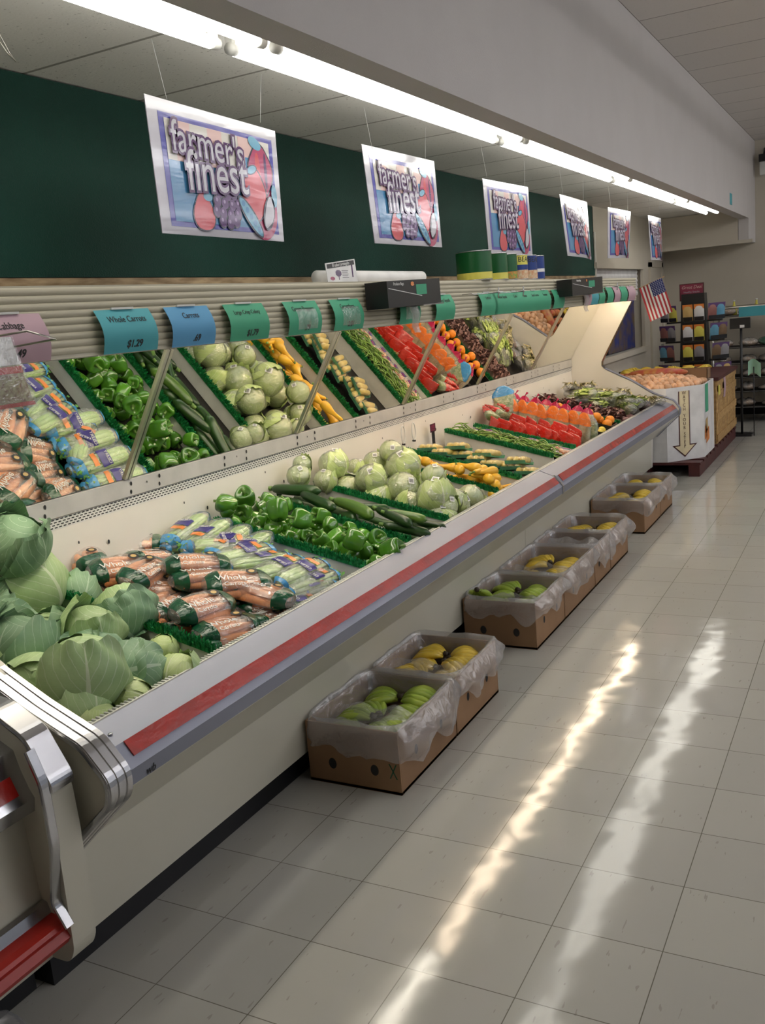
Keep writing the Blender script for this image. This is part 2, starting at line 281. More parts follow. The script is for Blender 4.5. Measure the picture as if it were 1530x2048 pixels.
# ------------------------------------------------------------------ mesh helpers
class MB:
    def __init__(s): s.v = []; s.f = []; s.mi = []; s.sm = []; s.uv = {}
    def add(s, verts, faces, mi=0, smooth=False, uvs=None):
        o = len(s.v); s.v += [tuple(p) for p in verts]
        for f in faces:
            if uvs: s.uv[len(s.f)] = [uvs[i] for i in f]
            s.f.append(tuple(i+o for i in f)); s.mi.append(mi); s.sm.append(smooth)
        return s
    def box(s, x0, x1, y0, y1, z0, z1, mi=0):
        v = [(x, y, z) for x in (x0, x1) for y in (y0, y1) for z in (z0, z1)]
        return s.add(v, [(0, 1, 3, 2), (4, 6, 7, 5), (0, 4, 5, 1), (2, 3, 7, 6), (0, 2, 6, 4), (1, 5, 7, 3)], mi)
    def quadbox(s, pts, n, mi=0):
        """slab from 4 corner points, thickened along vector n"""
        a = [Vector(p) for p in pts]; b = [p+Vector(n) for p in a]
        return s.add(a+b, [(3, 2, 1, 0), (4, 5, 6, 7), (0, 1, 5, 4), (1, 2, 6, 5), (2, 3, 7, 6), (3, 0, 4, 7)], mi)
    def extr(s, prof, y0, y1, mi=0, smooth=False, closed=True):
        """XZ polygon swept along Y"""
        n = len(prof); v = [(x, y0, z) for x, z in prof]+[(x, y1, z) for x, z in prof]
        f = [(i, (i+1) % n, n+(i+1) % n, n+i) for i in range(n if closed else n-1)]
        if closed: f += [tuple(range(n-1, -1, -1)), tuple(range(n, 2*n))]
        return s.add(v, f, mi, smooth)
    def tube(s, pts, r, seg=8, mi=0, cap=True, smooth=True, scale2=1.0):
        pts = [Vector(p) for p in pts]; n = len(pts); R = r if hasattr(r, '__len__') else [r]*n
        v = []; up = None
        for i, p in enumerate(pts):
            t = (pts[min(i+1, n-1)]-pts[max(i-1, 0)]).normalized()
            if up is None:
                up = Vector((0, 0, 1)) if abs(t.z) < 0.9 else Vector((1, 0, 0))
            a = t.cross(up).normalized(); b = a.cross(t).normalized(); up = b
            for k in range(seg):
                w = 2*PI*k/seg; v.append(p+a*math.cos(w)*R[i]+b*math.sin(w)*R[i]*scale2)
        f = [(i*seg+k, i*seg+(k+1) % seg, (i+1)*seg+(k+1) % seg, (i+1)*seg+k) for i in range(n-1) for k in range(seg)]
        if cap: f += [tuple(range(seg-1, -1, -1)), tuple(range((n-1)*seg, n*seg))]
        return s.add(v, f, mi, smooth)
    def blob(s, fn, nu=20, nv=12, mi=0):
        """closed surface: fn(az, pol) -> point"""
        v = [fn(0, 0)]
        for j in range(1, nv):
            for i in range(nu): v.append(fn(2*PI*i/nu, PI*j/nv))
        v.append(fn(0, PI)); e = len(v)-1; f = []
        for i in range(nu):
            f.append((0, 1+i, 1+(i+1) % nu)); f.append((e, e-nu+(i+1) % nu, e-nu+i))
        for j in range(nv-2):
            for i in range(nu):
                a = 1+j*nu+i; b = 1+j*nu+(i+1) % nu; f.append((a, a+nu, b+nu, b))
        return s.add(v, f, mi, True)
    def grid(s, fn, nu, nv, mi=0, smooth=True, uv=False):
        v = [fn(i/nu, j/nv) for j in range(nv+1) for i in range(nu+1)]
        f = [(j*(nu+1)+i, j*(nu+1)+i+1, (j+1)*(nu+1)+i+1, (j+1)*(nu+1)+i) for j in range(nv) for i in range(nu)]
        uvs = [(i/nu, j/nv) for j in range(nv+1) for i in range(nu+1)] if uv else None
        return s.add(v, f, mi, smooth, uvs)
    def mesh(s, name, mats):
        me = bpy.data.meshes.new(name); me.from_pydata(s.v, [], s.f); me.update()
        for m in (mats if isinstance(mats, (list, tuple)) else [mats]): me.materials.append(M[m] if isinstance(m, str) else m)
        me.polygons.foreach_set('material_index', s.mi); me.polygons.foreach_set('use_smooth', s.sm)
        if s.uv:
            ul = me.uv_layers.new(name='UVMap')
            for p in me.polygons:
                u = s.uv.get(p.index)
                if u:
                    for k, li in enumerate(p.loop_indices): ul.data[li].uv = u[k]
        return me
    def build(s, name, mats, parent=None, loc=None, rot=None):
        o = bpy.data.objects.new(name, s.mesh(name, mats)); COL.objects.link(o)
        if parent is not None: o.parent = parent
        if loc is not None: o.location = loc
        if rot is not None: o.rotation_euler = rot
        return o
def tag(o, label=None, cat=None, group=None, kind=None):
    if label: o['label'] = label
    if cat: o['category'] = cat
    if group: o['group'] = group
    if kind: o['kind'] = kind
    return o
def thing(name, label, cat, loc=(0, 0, 0), rot=(0, 0, 0), group=None):
    o = bpy.data.objects.new(name, None); COL.objects.link(o); o.location = loc; o.rotation_euler = rot; o.empty_display_size = 0.05
    return tag(o, label, cat, group)
def copy_tree(o, parent=None):
    c = o.copy(); COL.objects.link(c); c.parent = parent
    for ch in o.children: copy_tree(ch, c)
    return c
def place(protos, used, label, cat, loc, rot, group, scale=1.0):
    """the first placement uses the prototype itself, later ones copy it with its parts"""
    k = random.randrange(len(protos)) if not isinstance(used.get('k'), int) else used['k']
    p = protos[k]
    if k not in used: used[k] = 1; o = p
    else: o = copy_tree(p)
    o.location = loc; o.rotation_euler = rot; o.scale = (scale,)*3
    tag(o, label, cat, group); return o
def struct(name, mb, mats): return tag(mb.build(name, mats), kind='structure')
ORD = ['first', 'second', 'third', 'fourth', 'fifth', 'sixth', 'seventh', 'eighth', 'ninth', 'tenth', 'eleventh', 'twelfth']
def row_labels(pts, per, desc, away):
    """a label for each point: its row counted from the front rail, its place counted along the case"""
    n = len(pts); idx = sorted(range(n), key=lambda i: -pts[i][0]); out = [None]*n
    rows = [idx[i:i+per] for i in range(0, n, per)]
    for r, row in enumerate(rows):
        rn = 'front row' if r == 0 else ('back row' if r == len(rows)-1 else ORD[r]+' row from the rail')
        for k, i in enumerate(sorted(row, key=lambda i: pts[i][1])):
            out[i] = f"{desc}, {rn}, {ORD[k]} from the {away}"
    return out
def text_obj(name, s, size, m, parent, mw, ext=0.0004, off=0.0, align='CENTER', shear=0.0, sx=1.0, arch=None):
    cu = bpy.data.curves.new(name, 'FONT'); cu.body = s; cu.size = size; cu.extrude = ext; cu.offset = off; cu.align_x = align; cu.align_y = 'CENTER'; cu.shear = shear
    cu.resolution_u = 3
    to = bpy.data.objects.new(name+'_src', cu); COL.objects.link(to)
    bpy.context.view_layer.update()
    me = bpy.data.meshes.new_from_object(to.evaluated_get(bpy.context.evaluated_depsgraph_get()))
    bpy.data.objects.remove(to); bpy.data.curves.remove(cu)
    for v in me.vertices:
        co = Vector((v.co.x*sx, v.co.y, v.co.z))
        if arch: co = Vector(arch(co.x, co.y, co.z))
        v.co = mw @ co
    me.materials.clear(); me.materials.append(M[m])
    for p in me.polygons: p.material_index = 0
    o = bpy.data.objects.new(name, me); COL.objects.link(o)
    if parent is not None: o.parent = parent
    return o
def frame_mat(o, xd, yd):
    """matrix whose x, y axes are xd, yd and origin o"""
    xd = Vector(xd).normalized(); yd = Vector(yd).normalized(); zd = xd.cross(yd).normalized()
    return Matrix(((xd.x, yd.x, zd.x, o[0]), (xd.y, yd.y, zd.y, o[1]), (xd.z, yd.z, zd.z, o[2]), (0, 0, 0, 1)))
def noise3(x, y, z, s=0):
    return (math.sin(x*1.7+y*2.3+s)+math.sin(y*1.9-z*2.9+s*1.7)+math.sin(z*2.1+x*3.1+s*2.3))/3
# ================================================================== SETTING
WX = 0.50            # face of the soffit wall
YB = 12.0            # back wall
GX = -0.68           # green wall
struct('floor', MB().box(-1.3, 9.5, -4.0, 12.4, -0.05, 0.0), 'floor')
struct('ceiling', MB().box(WX, 9.5, -4.0, 12.4, 3.53, 3.60), 'ceil_tile')
struct('wall_soffit', MB().box(WX-0.12, WX, -4.0, 11.3, 2.54, 3.60).box(WX-0.12, WX, 11.3, YB, 2.26, 3.60), 'fascia')
struct('ceiling_soffit', MB().box(GX-0.1, WX-0.12, -4.0, YB, 2.66, 2.72), 'soffit_tile')
mb = MB().box(-0.95, 9.5, YB, YB+0.2, 0, 3.6)
struct('wall_back', mb, 'cream_wall')
struct('wall_front_unseen', MB().box(-0.95, 9.5, -4.2, -4.0, 0, 3.6), 'cream_wall')  # unseen wall behind the camera, added to keep light off the near floor
struct('trim_back_beam', MB().box(GX, WX-0.125, 11.3, YB-0.002, 2.26, 2.655), 'cream_wall')
struct('trim_beam_ledge', MB().box(GX, WX+0.05, 11.22, 11.298, 2.24, 2.28), 'cream_wall')
# left wall with its window opening
mb = MB().box(-0.85, GX-0.02, -4.0, 8.35, 0, 3.6)
mb.box(-0.85, GX, 8.40, YB, 2.03, 3.6).box(-0.85, GX, 8.40, YB, 0, 1.06).box(-0.85, GX, 10.62, YB, 1.06, 2.03)
struct('wall_left', mb, 'cream_wall')
struct('wall_green', MB().box(GX-0.018, GX, -4.0, 8.42, 1.958, 2.655), 'green_wall')
struct('trim_green_edge', MB().box(GX-0.018, GX+0.012, 8.42, 8.45, 1.2, 2.40), 'white_enamel')
struct('trim_wallpaper', MB().box(GX-0.0195, GX-0.005, -4.0, 8.40, 1.70, 1.956), 'wallpaper')
t = MB().box(GX-0.01, GX+0.03, 8.40, 10.66, 2.03, 2.09).box(GX-0.01, GX+0.03, 10.58, 10.66, 1.06, 2.03).box(GX-0.01, GX+0.05, 8.40, 10.70, 1.02, 1.08)
win = tag(t.build('window_1', 'cream_wall'), kind='structure')
tag(MB().box(-0.80, -0.79, 8.40, 10.60, 1.07, 2.03).build('pane', 'dark', win))
tag(MB().extr([(GX-0.05+0.008*(i % 2), 1.72+0.026*i) for i in range(13)]+[(GX-0.07, 2.03), (GX-0.07, 1.72)], 8.42, 10.57).build('blind', 'paper_white', win))
tag(MB().grid(lambda u, v: (-0.77+0.012*math.sin(u*40), 9.2+1.3*u, 1.08+0.62*v), 40, 2).build('curtain', mat('blue_cloth', (0.02, 0.03, 0.16), 0.8, c2=(0.14, 0.09, 0.02), nscale=6), win))
d = MB().box(GX, GX+0.03, 11.0, 11.1, 0, 2.12).box(GX, GX+0.03, 11.0, 11.8, 2.06, 2.14).box(GX, GX+0.03, 11.72, 11.8, 0, 2.12).box(GX, GX+0.012, 11.1, 11.72, 0.01, 2.06)
do = tag(d.build('door_1', 'cream_wall'), kind='structure')
tag(MB().box(GX+0.012, GX+0.04, 11.62, 11.68, 0.98, 1.04).build('door_handle', 'chrome', do))
struct('baseboard_back', MB().box(GX, 9.5, YB-0.015, YB, 0, 0.10), 'black')
# ceiling strip lights of the store (over the aisles to the right, out of frame, seen in the glossy cards)
for i, (x, y) in enumerate([(3.4, 1.6), (3.4, 4.6), (3.4, 7.6), (3.4, 10.6), (5.6, 1.6), (5.6, 4.6), (5.6, 7.6), (5.6, 10.4), (7.8, 1.6), (7.8, 4.6), (7.8, 7.6)]):  # last fixture of the near line is added to brighten the far wall
    r = thing('ceiling_light', f"bare two-tube strip light on the store ceiling, {'near' if x<4 else ('middle' if x<6 else 'far')} line, {ORD[i%5]} along", 'ceiling light', (x, y, 3.53), group='strip lights of the store ceiling')
    MB().box(-0.03, 0.03, -1.2, 1.2, -0.29, -0.25).box(-0.008, 0.008, -1.0, -0.98, -0.25, 0).box(-0.008, 0.008, 0.98, 1.0, -0.25, 0).build('housing', 'white_enamel', r)
    for dx in (-0.05, 0.05):
        MB().tube([(dx, -1.17, -0.305), (dx, 1.17, -0.305)], 0.019, 10).build('tube', 'store_tube', r)
# ------------------------------------------------------------------ soffit tubes
TY = [-3.85, -1.41, 1.03, 3.45, 5.87, 8.30, 10.3]
for i in range(6):
    y0, y1 = TY[i]+0.03, TY[i+1]-0.03
    if i == 0: continue
    nm = ['', 'cut by the left picture edge', 'above the first farmer\'s finest card', 'in the middle of the run', 'last but one of the run', 'at the far end of the run'][i]
    r = thing('fluorescent_light', f'lit two-tube fluorescent strip under the soffit, {nm}', 'fluorescent light', (0.22, (y0+y1)/2, 2.66), group='fluorescent strips along the soffit')
    L = (y1-y0)/2
    MB().box(-0.09, 0.09, -L, L, -0.045, 0).build('housing', 'white_enamel', r)
    for k, (dx, sh) in enumerate(((-0.055, -0.02), (0.055, 0.07))):
        MB().tube([(dx, -L+0.02+sh, -0.078), (dx, L-0.05+sh, -0.078)], 0.02, 14).build('tube', 'tube', r)
        for e in (-L+0.0+sh, L-0.03+sh):
            s = MB().tube([(dx, e-0.012, -0.078), (dx, e+0.018, -0.078)], 0.019, 12).box(dx-0.012, dx+0.012, e-0.01, e+0.01, -0.075, -0.04)
            s.build('socket', 'white_plastic', r)
# ================================================================== REFRIGERATED CASE
CY0, CY1 = -0.03, 7.30
def case_profile(grow=0.0):
    return [(0.085, 0.10), (0.095, 0.37), (0.345, 0.60), (0.352, 0.66), (0.30, 0.73), (0.12, 0.80), (-0.08, 0.93), (-0.28, 1.03), (-0.33, 1.06), (-0.355, 1.09), (-0.352, 1.13), (-0.32, 1.19), (-0.20, 1.40), (-0.055, 1.665), (-0.66, 1.70), (-0.66, 0.10)]
case = thing('refrigerated_produce_case', 'long cream open refrigerated produce case with mirrored back and red rail strip', 'display case', (-0.2, 3.6, 0))
cw = Vector((0.2, -3.6, 0))
def cpart(mb, name, mats): return mb.build(name, mats, case, loc=cw)
cpart(MB().extr([(0.04, 0.0), (0.04, 0.115), (-0.62, 0.115), (-0.62, 0.0)], -0.11, 7.32), 'kick_plate', 'kick')
SEAM = 3.69
for a, b in ((CY0, SEAM-0.002), (SEAM+0.002, CY1)):
    cpart(MB().extr([(0.085, 0.105), (0.095, 0.37), (0.325, 0.585), (0.325, 0.60), (0.30, 0.60), (0.06, 0.38), (0.06, 0.105)], a, b), 'front_panel', 'enamel')
    r0 = 0.004
    rail = cpart(MB().extr([(0.20, 0.728), (0.208, 0.734), (0.300, 0.699), (0.332, 0.661), (0.347, 0.642), (0.345, 0.60), (0.338, 0.597), (0.30, 0.60), (0.20, 0.66)], a+r0, b-r0), 'front_rail', 'aluminium')
    MB().quadbox([(0.302, a+0.05, 0.6995), (0.302, b-0.025, 0.6995), (0.3315, b-0.025, 0.6635), (0.3315, a+0.05, 0.6635)], (0.0022, 0, 0.0018)).build('red_strip', 'red_strip', rail)
cpart(MB().extr([(0.296, 0.706), (0.338, 0.664), (0.351, 0.644), (0.349, 0.596), (0.33, 0.60), (0.2, 0.70)], SEAM-0.012, SEAM+0.012), 'rail_joint', 'chrome')
# handwritten mark on the skirt of the rail
text_obj('pen_mark', 'wb', 0.03, 'print_black', case, Matrix.Translation(cw) @ frame_mat((0.3475, 0.055, 0.612), (0, 1, 0), (0, 0, 1)), shear=0.4)
# deck, front grille, back panel, slots, mirror ledge
def zdeck(x): return 0.615+(0.2-x)*0.235
cpart(MB().extr([(0.165, 0.62), (-0.63, zdeck(-0.63)), (-0.63, zdeck(-0.63)-0.03), (0.165, 0.59)], CY0, CY1), 'deck', 'dark')
g = MB().box(0.158, 0.163, CY0, CY1, 0.62, 0.722)
g.box(0.193, 0.199, CY0, CY1, 0.62, 0.7335)
cpart(g, 'air_grille_frame', 'white_enamel')
g = MB()
for i in range(470):
    y = CY0+0.02+i*0.0155; g.box(0.163, 0.193, y, y+0.006, 0.71, 0.728)
cpart(g, 'air_grille', 'white_plastic')
cpart(MB().box(0.163, 0.193, CY0, CY1, 0.62, 0.66), 'grille_well', 'dark')
BX = -0.635
for a, b in ((CY0, 3.63), (3.636, CY1)):
    cpart(MB().extr([(BX, 0.72), (BX-0.012, 1.055), (BX-0.03, 1.055), (BX-0.03, 0.72)], a, b), 'back_panel', 'white_enamel')
cpart(MB().extr([(BX-0.011, 1.055), (BX-0.011, 1.095), (BX-0.03, 1.095), (BX-0.03, 1.055)], CY0, CY1), 'slotted_strip', 'white_plastic')
s = MB()
y = CY0+0.01; k = 0
while y < CY1-0.03:
    for j in range(4):
        o = 0.011*(j % 2); z = 1.0605+j*0.0095
        s.add([(BX-0.0102, y+o, z), (BX-0.0102, y+o+0.0135, z), (BX-0.0102, y+o+0.0135, z+0.0042), (BX-0.0102, y+o, z+0.0042)], [(0, 1, 2, 3)])
    y += 0.0215
cpart(s, 'air_slots', 'print_black')
cpart(MB().extr([(BX-0.010, 1.095), (BX-0.003, 1.10), (BX-0.008, 1.165), (BX-0.016, 1.172), (BX-0.03, 1.172), (BX-0.03, 1.095)], CY0, CY1), 'mirror_ledge', 'ledge_grey')
def hole(x, y, z, r=0.007, sq=1.5):
    n = 10; cpart(MB().add([(x, y+math.cos(2*PI*i/n)*r, z+math.sin(2*PI*i/n)*r*sq) for i in range(n)], [tuple(range(n))]), 'screw_hole', 'print_black')
for i in range(12):
    y = 0.55+i*0.617
    for dy in (0, 0.17):
        hole(BX-0.0042, y+dy, 1.148, 0.006); hole(BX-0.0026, y+dy-0.008, 1.116, 0.006)
    hole(BX-0.003, y+0.09, 1.138, 0.003)
    hole(BX-0.0035, y+0.3, 0.985+0.02*(i % 3), 0.004); hole(BX-0.003, y+0.45, 0.95, 0.006)
MB0 = Vector((-0.642, 0, 1.172)); MT = Vector((-0.338, 0, 1.664))
seams = [CY0, 1.149, 2.405, 3.645, 4.885, 6.12, CY1]
md = (MT-MB0).normalized(); mn = Vector((md.z, 0, -md.x))
for i in range(6):
    a, b = seams[i]+0.004, seams[i+1]-0.004
    q = [MB0+Vector((0, a, 0)), MB0+Vector((0, b, 0)), MT+Vector((0, b, 0)), MT+Vector((0, a, 0))]
    cpart(MB().quadbox(q, -mn*0.006), 'mirror', 'mirror')
for i in range(1, 6):
    for dy, w in ((-0.011, 0.008), (0.011, 0.008)):
        y = seams[i]+dy
        q = [MB0+Vector((0, y-w, 0)), MB0+Vector((0, y+w, 0)), MT+Vector((0, y+w, 0)), MT+Vector((0, y-w, 0))]
        cpart(MB().quadbox(q, mn*0.008), 'mirror_trim', 'steel')
# casing behind the mirror, canopy
cpart(MB().extr([(-0.658, 1.168), (-0.354, 1.664), (-0.354, 1.70)]+[(-0.70, 1.70), (-0.70, 0.12), (-0.67, 0.12), (-0.67, 1.168)], CY0, CY1), 'case_back', 'dark')
pr = []
nr = 9
for i in range(nr*6+1):
    z = 1.682+(1.868-1.682)*i/(nr*6); ph = (i % 6)/6
    pr.append((-0.022+0.0045*math.sin(ph*PI)**0.6*(1 if ph else 0), z))
prof = [(-0.05, 1.672), (-0.02, 1.672)]+pr+[(-0.022, 1.873), (-0.06, 1.873), (-0.06, 1.70)]
CE = 7.36
for a, b in ((-0.112, 2.42), (2.423, 4.87), (4.873, CE)):
    cpart(MB().extr(prof, a, b, smooth=False), 'canopy_fascia', 'corrugated')
cpart(MB().extr([(-0.06, 1.873), (-0.06, 1.866), (-0.66, 1.866), (-0.66, 1.873)], -0.112, CE), 'canopy_top', 'white_enamel')
cpart(MB().extr([(-0.06, 1.74), (-0.06, 1.748), (-0.36, 1.748), (-0.36, 1.74)], -0.112, CE), 'canopy_ceiling', 'white_enamel')
for i in range(6):
    a = CY0+0.06+i*1.215
    f = cpart(MB().tube([(-0.115, a, 1.712), (-0.115, a+1.15, 1.712)], 0.017, 12), 'canopy_lamp', 'neutral_tube' if i < 2 else 'warm_tube')
    MB().box(-0.13, -0.10, a-0.02, a, 1.69, 1.74).box(-0.13, -0.10, a+1.15, a+1.17, 1.69, 1.74).build('socket', 'white_plastic', f)
# end panels
ep = case_profile()
for nm, a, b in (('end_panel', -0.10, -0.032), ('end_panel', 7.302, 7.36)):
    cpart(MB().extr(ep, a, b), nm, 'enamel' if a < 0 else 'white_enamel')
# chrome bumpers that follow the edge of the end panels
def bumper(path, y0, y1, t=0.012, ribs=0):
    """continuous metal moulding: a cross profile along Y swept over an XZ path"""
    n = len(path); N = []
    for i in range(n):
        a = Vector(path[max(i-1, 0)]); b = Vector(path[min(i+1, n-1)]); d = (b-a).normalized(); N.append(Vector((d.y, -d.x)))
    prof = [(y0, 0.0), (y0, t*0.7), (y0+0.003, t)]
    for k in range(ribs):
        yc = y0+(y1-y0)*(k+0.5)/ribs; w = (y1-y0)/ribs*0.30
        prof += [(yc-w-0.002, t), (yc-w, t+0.003), (yc+w, t+0.003), (yc+w+0.002, t)]
    prof += [(y1-0.003, t), (y1, t*0.7), (y1, 0.0)]
    m = MB(); P = len(prof); v = []
    for i in range(n):
        for (y, o) in prof: v.append((path[i][0]+N[i].x*o, y, path[i][1]+N[i].y*o))
    f = [(i*P+k, i*P+k+1, (i+1)*P+k+1, (i+1)*P+k) for i in range(n-1) for k in range(P-1)]
    f += [tuple(range(P)), tuple(range((n-1)*P+P-1, (n-1)*P-1, -1))]
    m.add(v, f, 0, False); return m
def smooth_path(p, r=0.03, n=4):
    out = [p[0]]
    for i in range(1, len(p)-1):
        a, b, c = (Vector((*p[i-1], 0)), Vector((*p[i], 0)), Vector((*p[i+1], 0)))
        s = b+(a-b).normalized()*min(r, (a-b).length*0.45); e = b+(c-b).normalized()*min(r, (c-b).length*0.45)
        for k in range(n+1):
            t = k/n; q = s*(1-t)**2+b*2*t*(1-t)+e*t*t; out.append((q.x, q.y))
    return out+[p[-1]]
bp = smooth_path([(-0.28, 1.04), (-0.04, 0.885), (0.12, 0.805), (0.288, 0.735), (0.358, 0.655), (0.352, 0.600), (0.14, 0.40)], 0.022)[::-1]
cpart(bumper(bp, -0.115, -0.028, 0.012, 3), 'end_bumper', 'chrome')
bp2 = smooth_path([(-0.33, 1.06), (-0.28, 1.035), (-0.08, 0.935), (0.12, 0.805), (0.30, 0.733), (0.358, 0.655), (0.352, 0.600), (0.14, 0.40)], 0.02)[::-1]
cpart(bumper(bp2, 7.30, 7.362, 0.006), 'end_bumper', 'aluminium')
e2 = [(-0.33, 1.06), (-0.355, 1.09), (-0.352, 1.13), (-0.32, 1.19), (-0.055, 1.665)]
cpart(bumper(e2, 7.30, 7.362, 0.004), 'edge_trim', 'chrome')
# screw on the rail end
cpart(MB().blob(lambda a, p: (0.262+0.006*math.sin(p)*math.cos(a), 0.018+0.008*math.sin(p)*math.sin(a), 0.7155+0.003*math.cos(p)), 12, 6), 'screw', 'chrome')
# ------------------------------------------------------------------ neighbouring case, lower left corner
A1 = -0.21
adj = thing('neighbouring_display_case', 'cream display case with chrome rail and thick red bumper, cut by the lower left corner', 'display case', (-0.2, -0.8, 0))
aw = Vector((0.2, 0.8, 0))
def apart(mb, name, mats): return mb.build(name, mats, adj, loc=aw)
AY0 = -1.35
apart(MB().extr([(0.0, 0.0), (0.0, 0.14), (-0.6, 0.14), (-0.6, 0.0)], AY0, -0.136), 'kick_plate', 'kick')
apart(MB().extr([(0.185, 0.30), (0.165, 0.60), (0.18, 0.625), (-0.6, 0.62), (-0.6, 0.20), (0.185, 0.20)], AY0, A1), 'body', 'enamel')
arl = apart(MB().extr([(0.10, 0.80), (0.175, 0.765), (0.188, 0.717), (0.209, 0.667), (0.222, 0.648), (0.214, 0.612), (0.15, 0.61), (0.08, 0.70)], AY0, A1), 'front_rail', 'chrome')
MB().quadbox([(0.189, AY0, 0.714), (0.189, A1-0.035, 0.714), (0.210, A1-0.035, 0.668), (0.210, AY0, 0.668)], (0.003, 0, 0.0015)).build('red_strip', 'red_strip', arl)
apart(MB().extr([(0.185, 0.365), (0.20, 0.36), (0.215, 0.31), (0.19, 0.30)], AY0, A1), 'lower_trim', 'chrome')
rb = MB()
pf = [(0.185, 0.335), (0.24, 0.330)]+[(0.258+0.006*math.sin(k*PI/2*1.0), 0.325-k*0.009) for k in range(8)]+[(0.24, 0.252), (0.185, 0.25)]
apart(MB().extr(pf, AY0, A1+0.03), 'red_bumper', 'red_bumper')
apart(MB().extr([(0.10, 0.80), (-0.6, 0.84), (-0.6, 0.62), (0.10, 0.62)], AY0, A1-0.005), 'top_deck', 'aluminium')
apart(MB().extr(smooth_path([(0.0, 0.20), (0.245, 0.20), (0.268, 0.24), (0.275, 0.55), (0.27, 0.66), (0.215, 0.79), (0.12, 0.845), (-0.2, 0.885), (-0.6, 0.90), (-0.6, 0.20), (0.0, 0.20)], 0.02)[:-1], A1, -0.135), 'end_frame', 'enamel')
apart(bumper(smooth_path([(-0.6, 0.905), (-0.2, 0.89), (0.12, 0.85), (0.215, 0.80), (0.280, 0.69), (0.278, 0.672)], 0.02)[::-1], A1-0.004, -0.14, 0.010), 'chrome_cap', 'chrome')
apart(bumper(smooth_path([(0.245, 0.78), (0.276, 0.70), (0.277, 0.54), (0.245, 0.38), (0.262, 0.35), (0.28, 0.32)], 0.02)[::-1], A1-0.028, A1, 0.008), 'chrome_edge', 'chrome')

apart(MB().extr(prof, AY0, -0.138), 'canopy_fascia', 'corrugated')
apart(MB().extr([(-0.06, 1.873), (-0.06, 1.74), (-0.6, 1.74), (-0.6, 1.873)], AY0, -0.138), 'canopy_top', 'white_enamel')
apart(MB().box(-0.64, -0.6, AY0, -0.138, 0.2, 1.873), 'case_back', 'white_enamel')
# ================================================================== DIVIDERS with green grass strips
def divider(y, label, xf=0.155, xb=-0.60, h=0.085, zb=None, lean=0.0, grass=True, tall=None):
    r = thing('bin_divider', label, 'divider', (0, y, zdeck(-0.2)), group=None)
    b = Vector((0, -y, -zdeck(-0.2)))
    z0 = lambda x: zdeck(x)+0.004
    hh = tall or h
    m = MB().quadbox([(xf, y-0.002, z0(xf)), (xb, y-0.002, z0(xb)), (xb, y-0.002, z0(xb)+hh), (xf, y-0.002, z0(xf)+hh)], (0, 0.004, 0))
    m.quadbox([(xf, y-0.004, z0(xf)+hh), (xb, y-0.004, z0(xb)+hh), (xb, y+0.012, z0(xb)+hh), (xf, y+0.012, z0(xf)+hh)], (0, 0, 0.003))
    m.build('panel', 'white_plastic', r, loc=b)
    if grass:
        rnd = random.Random(int(y*1000)); g = MB()
        L = xf-xb
        n = 1500
        for i in range(n):
            x = xb+0.01+L*0.98*rnd.random(); yy = y+0.004+rnd.uniform(-0.014, 0.014); z = z0(x)+hh-0.004
            hgt = rnd.uniform(0.018, 0.032); dx, dy = rnd.uniform(-0.008, 0.008), rnd.uniform(-0.014, 0.014); w = 0.004
            a = rnd.random()*PI; cx, sy = math.cos(a)*w, math.sin(a)*w
            g.add([(x-cx, yy-sy, z), (x+cx, yy+sy, z), (x+dx+cx*.6, yy+dy+sy*.6, z+hgt), (x+dx-cx*.6, yy+dy-sy*.6, z+hgt)], [(0, 1, 2, 3)])
        g.extr([], 0, 0) if False else None
        g.quadbox([(xf-0.005, y-0.010, z0(xf)+hh-0.004), (xb+0.005, y-0.010, z0(xb)+hh-0.004), (xb+0.005, y+0.018, z0(xb)+hh-0.004), (xf-0.005, y+0.018, z0(xf)+hh-0.004)], (0, 0, 0.014))
        o = g.build('grass_strip', 'grass', r, loc=b); o['kind'] = 'stuff'
    return r
divider(0.60, 'white divider with green grass strip between the cabbages and the carrots')
divider(1.60, 'white divider with green grass strip between the celery and the green peppers')
divider(2.03, 'white divider with green grass strip between the peppers and the zucchini')
divider(2.45, 'white divider with green grass strip between the zucchini and the wrapped lettuce')
divider(3.14, 'white divider with green grass strip between the lettuce and the yellow squash')
divider(3.52, 'white divider with green grass strip between the yellow squash and the corn trays')
divider(4.64, 'green grass divider between the snack carrot packs and the red bags')
divider(5.90, 'green grass divider behind the oranges')
w = thing('white_bin_wall', 'tall white panel with a green grass edge in front of the green beans', 'divider', (0, 4.13, 0.7))
bz = Vector((0, -4.13, -0.7))
z0 = lambda x: zdeck(x)+0.003
MB().quadbox([(0.155, 4.13, z0(0.155)), (-0.60, 4.13, z0(-0.60)), (-0.60, 4.13, z0(-0.6)+0.13), (0.155, 4.13, z0(0.155)+0.11)], (0, 0.006, 0)).build('panel', 'white_plastic', w, loc=bz)
rnd = random.Random(5); g = MB()
for i in range(1400):
    x = -0.59+0.74*rnd.random(); yy = 4.133+rnd.uniform(-0.012, 0.014); z = z0(x)+0.118+(-x-0.2)*0.01; a = rnd.random()*PI; cx, sy = math.cos(a)*.004, math.sin(a)*.004
    dx, dy, hg = rnd.uniform(-0.008, 0.008), rnd.uniform(-0.014, 0.014), rnd.uniform(0.014, 0.028)
    g.add([(x-cx, yy-sy, z-0.006), (x+cx, yy+sy, z-0.006), (x+dx+cx*.6, yy+dy+sy*.6, z+hg), (x+dx-cx*.6, yy+dy-sy*.6, z+hg)], [(0, 1, 2, 3)])
g.quadbox([(0.15, 4.125, z0(0.15)+0.108), (-0.595, 4.125, z0(-0.595)+0.128), (-0.595, 4.150, z0(-0.595)+0.128), (0.15, 4.150, z0(0.15)+0.108)], (0, 0, 0.012))
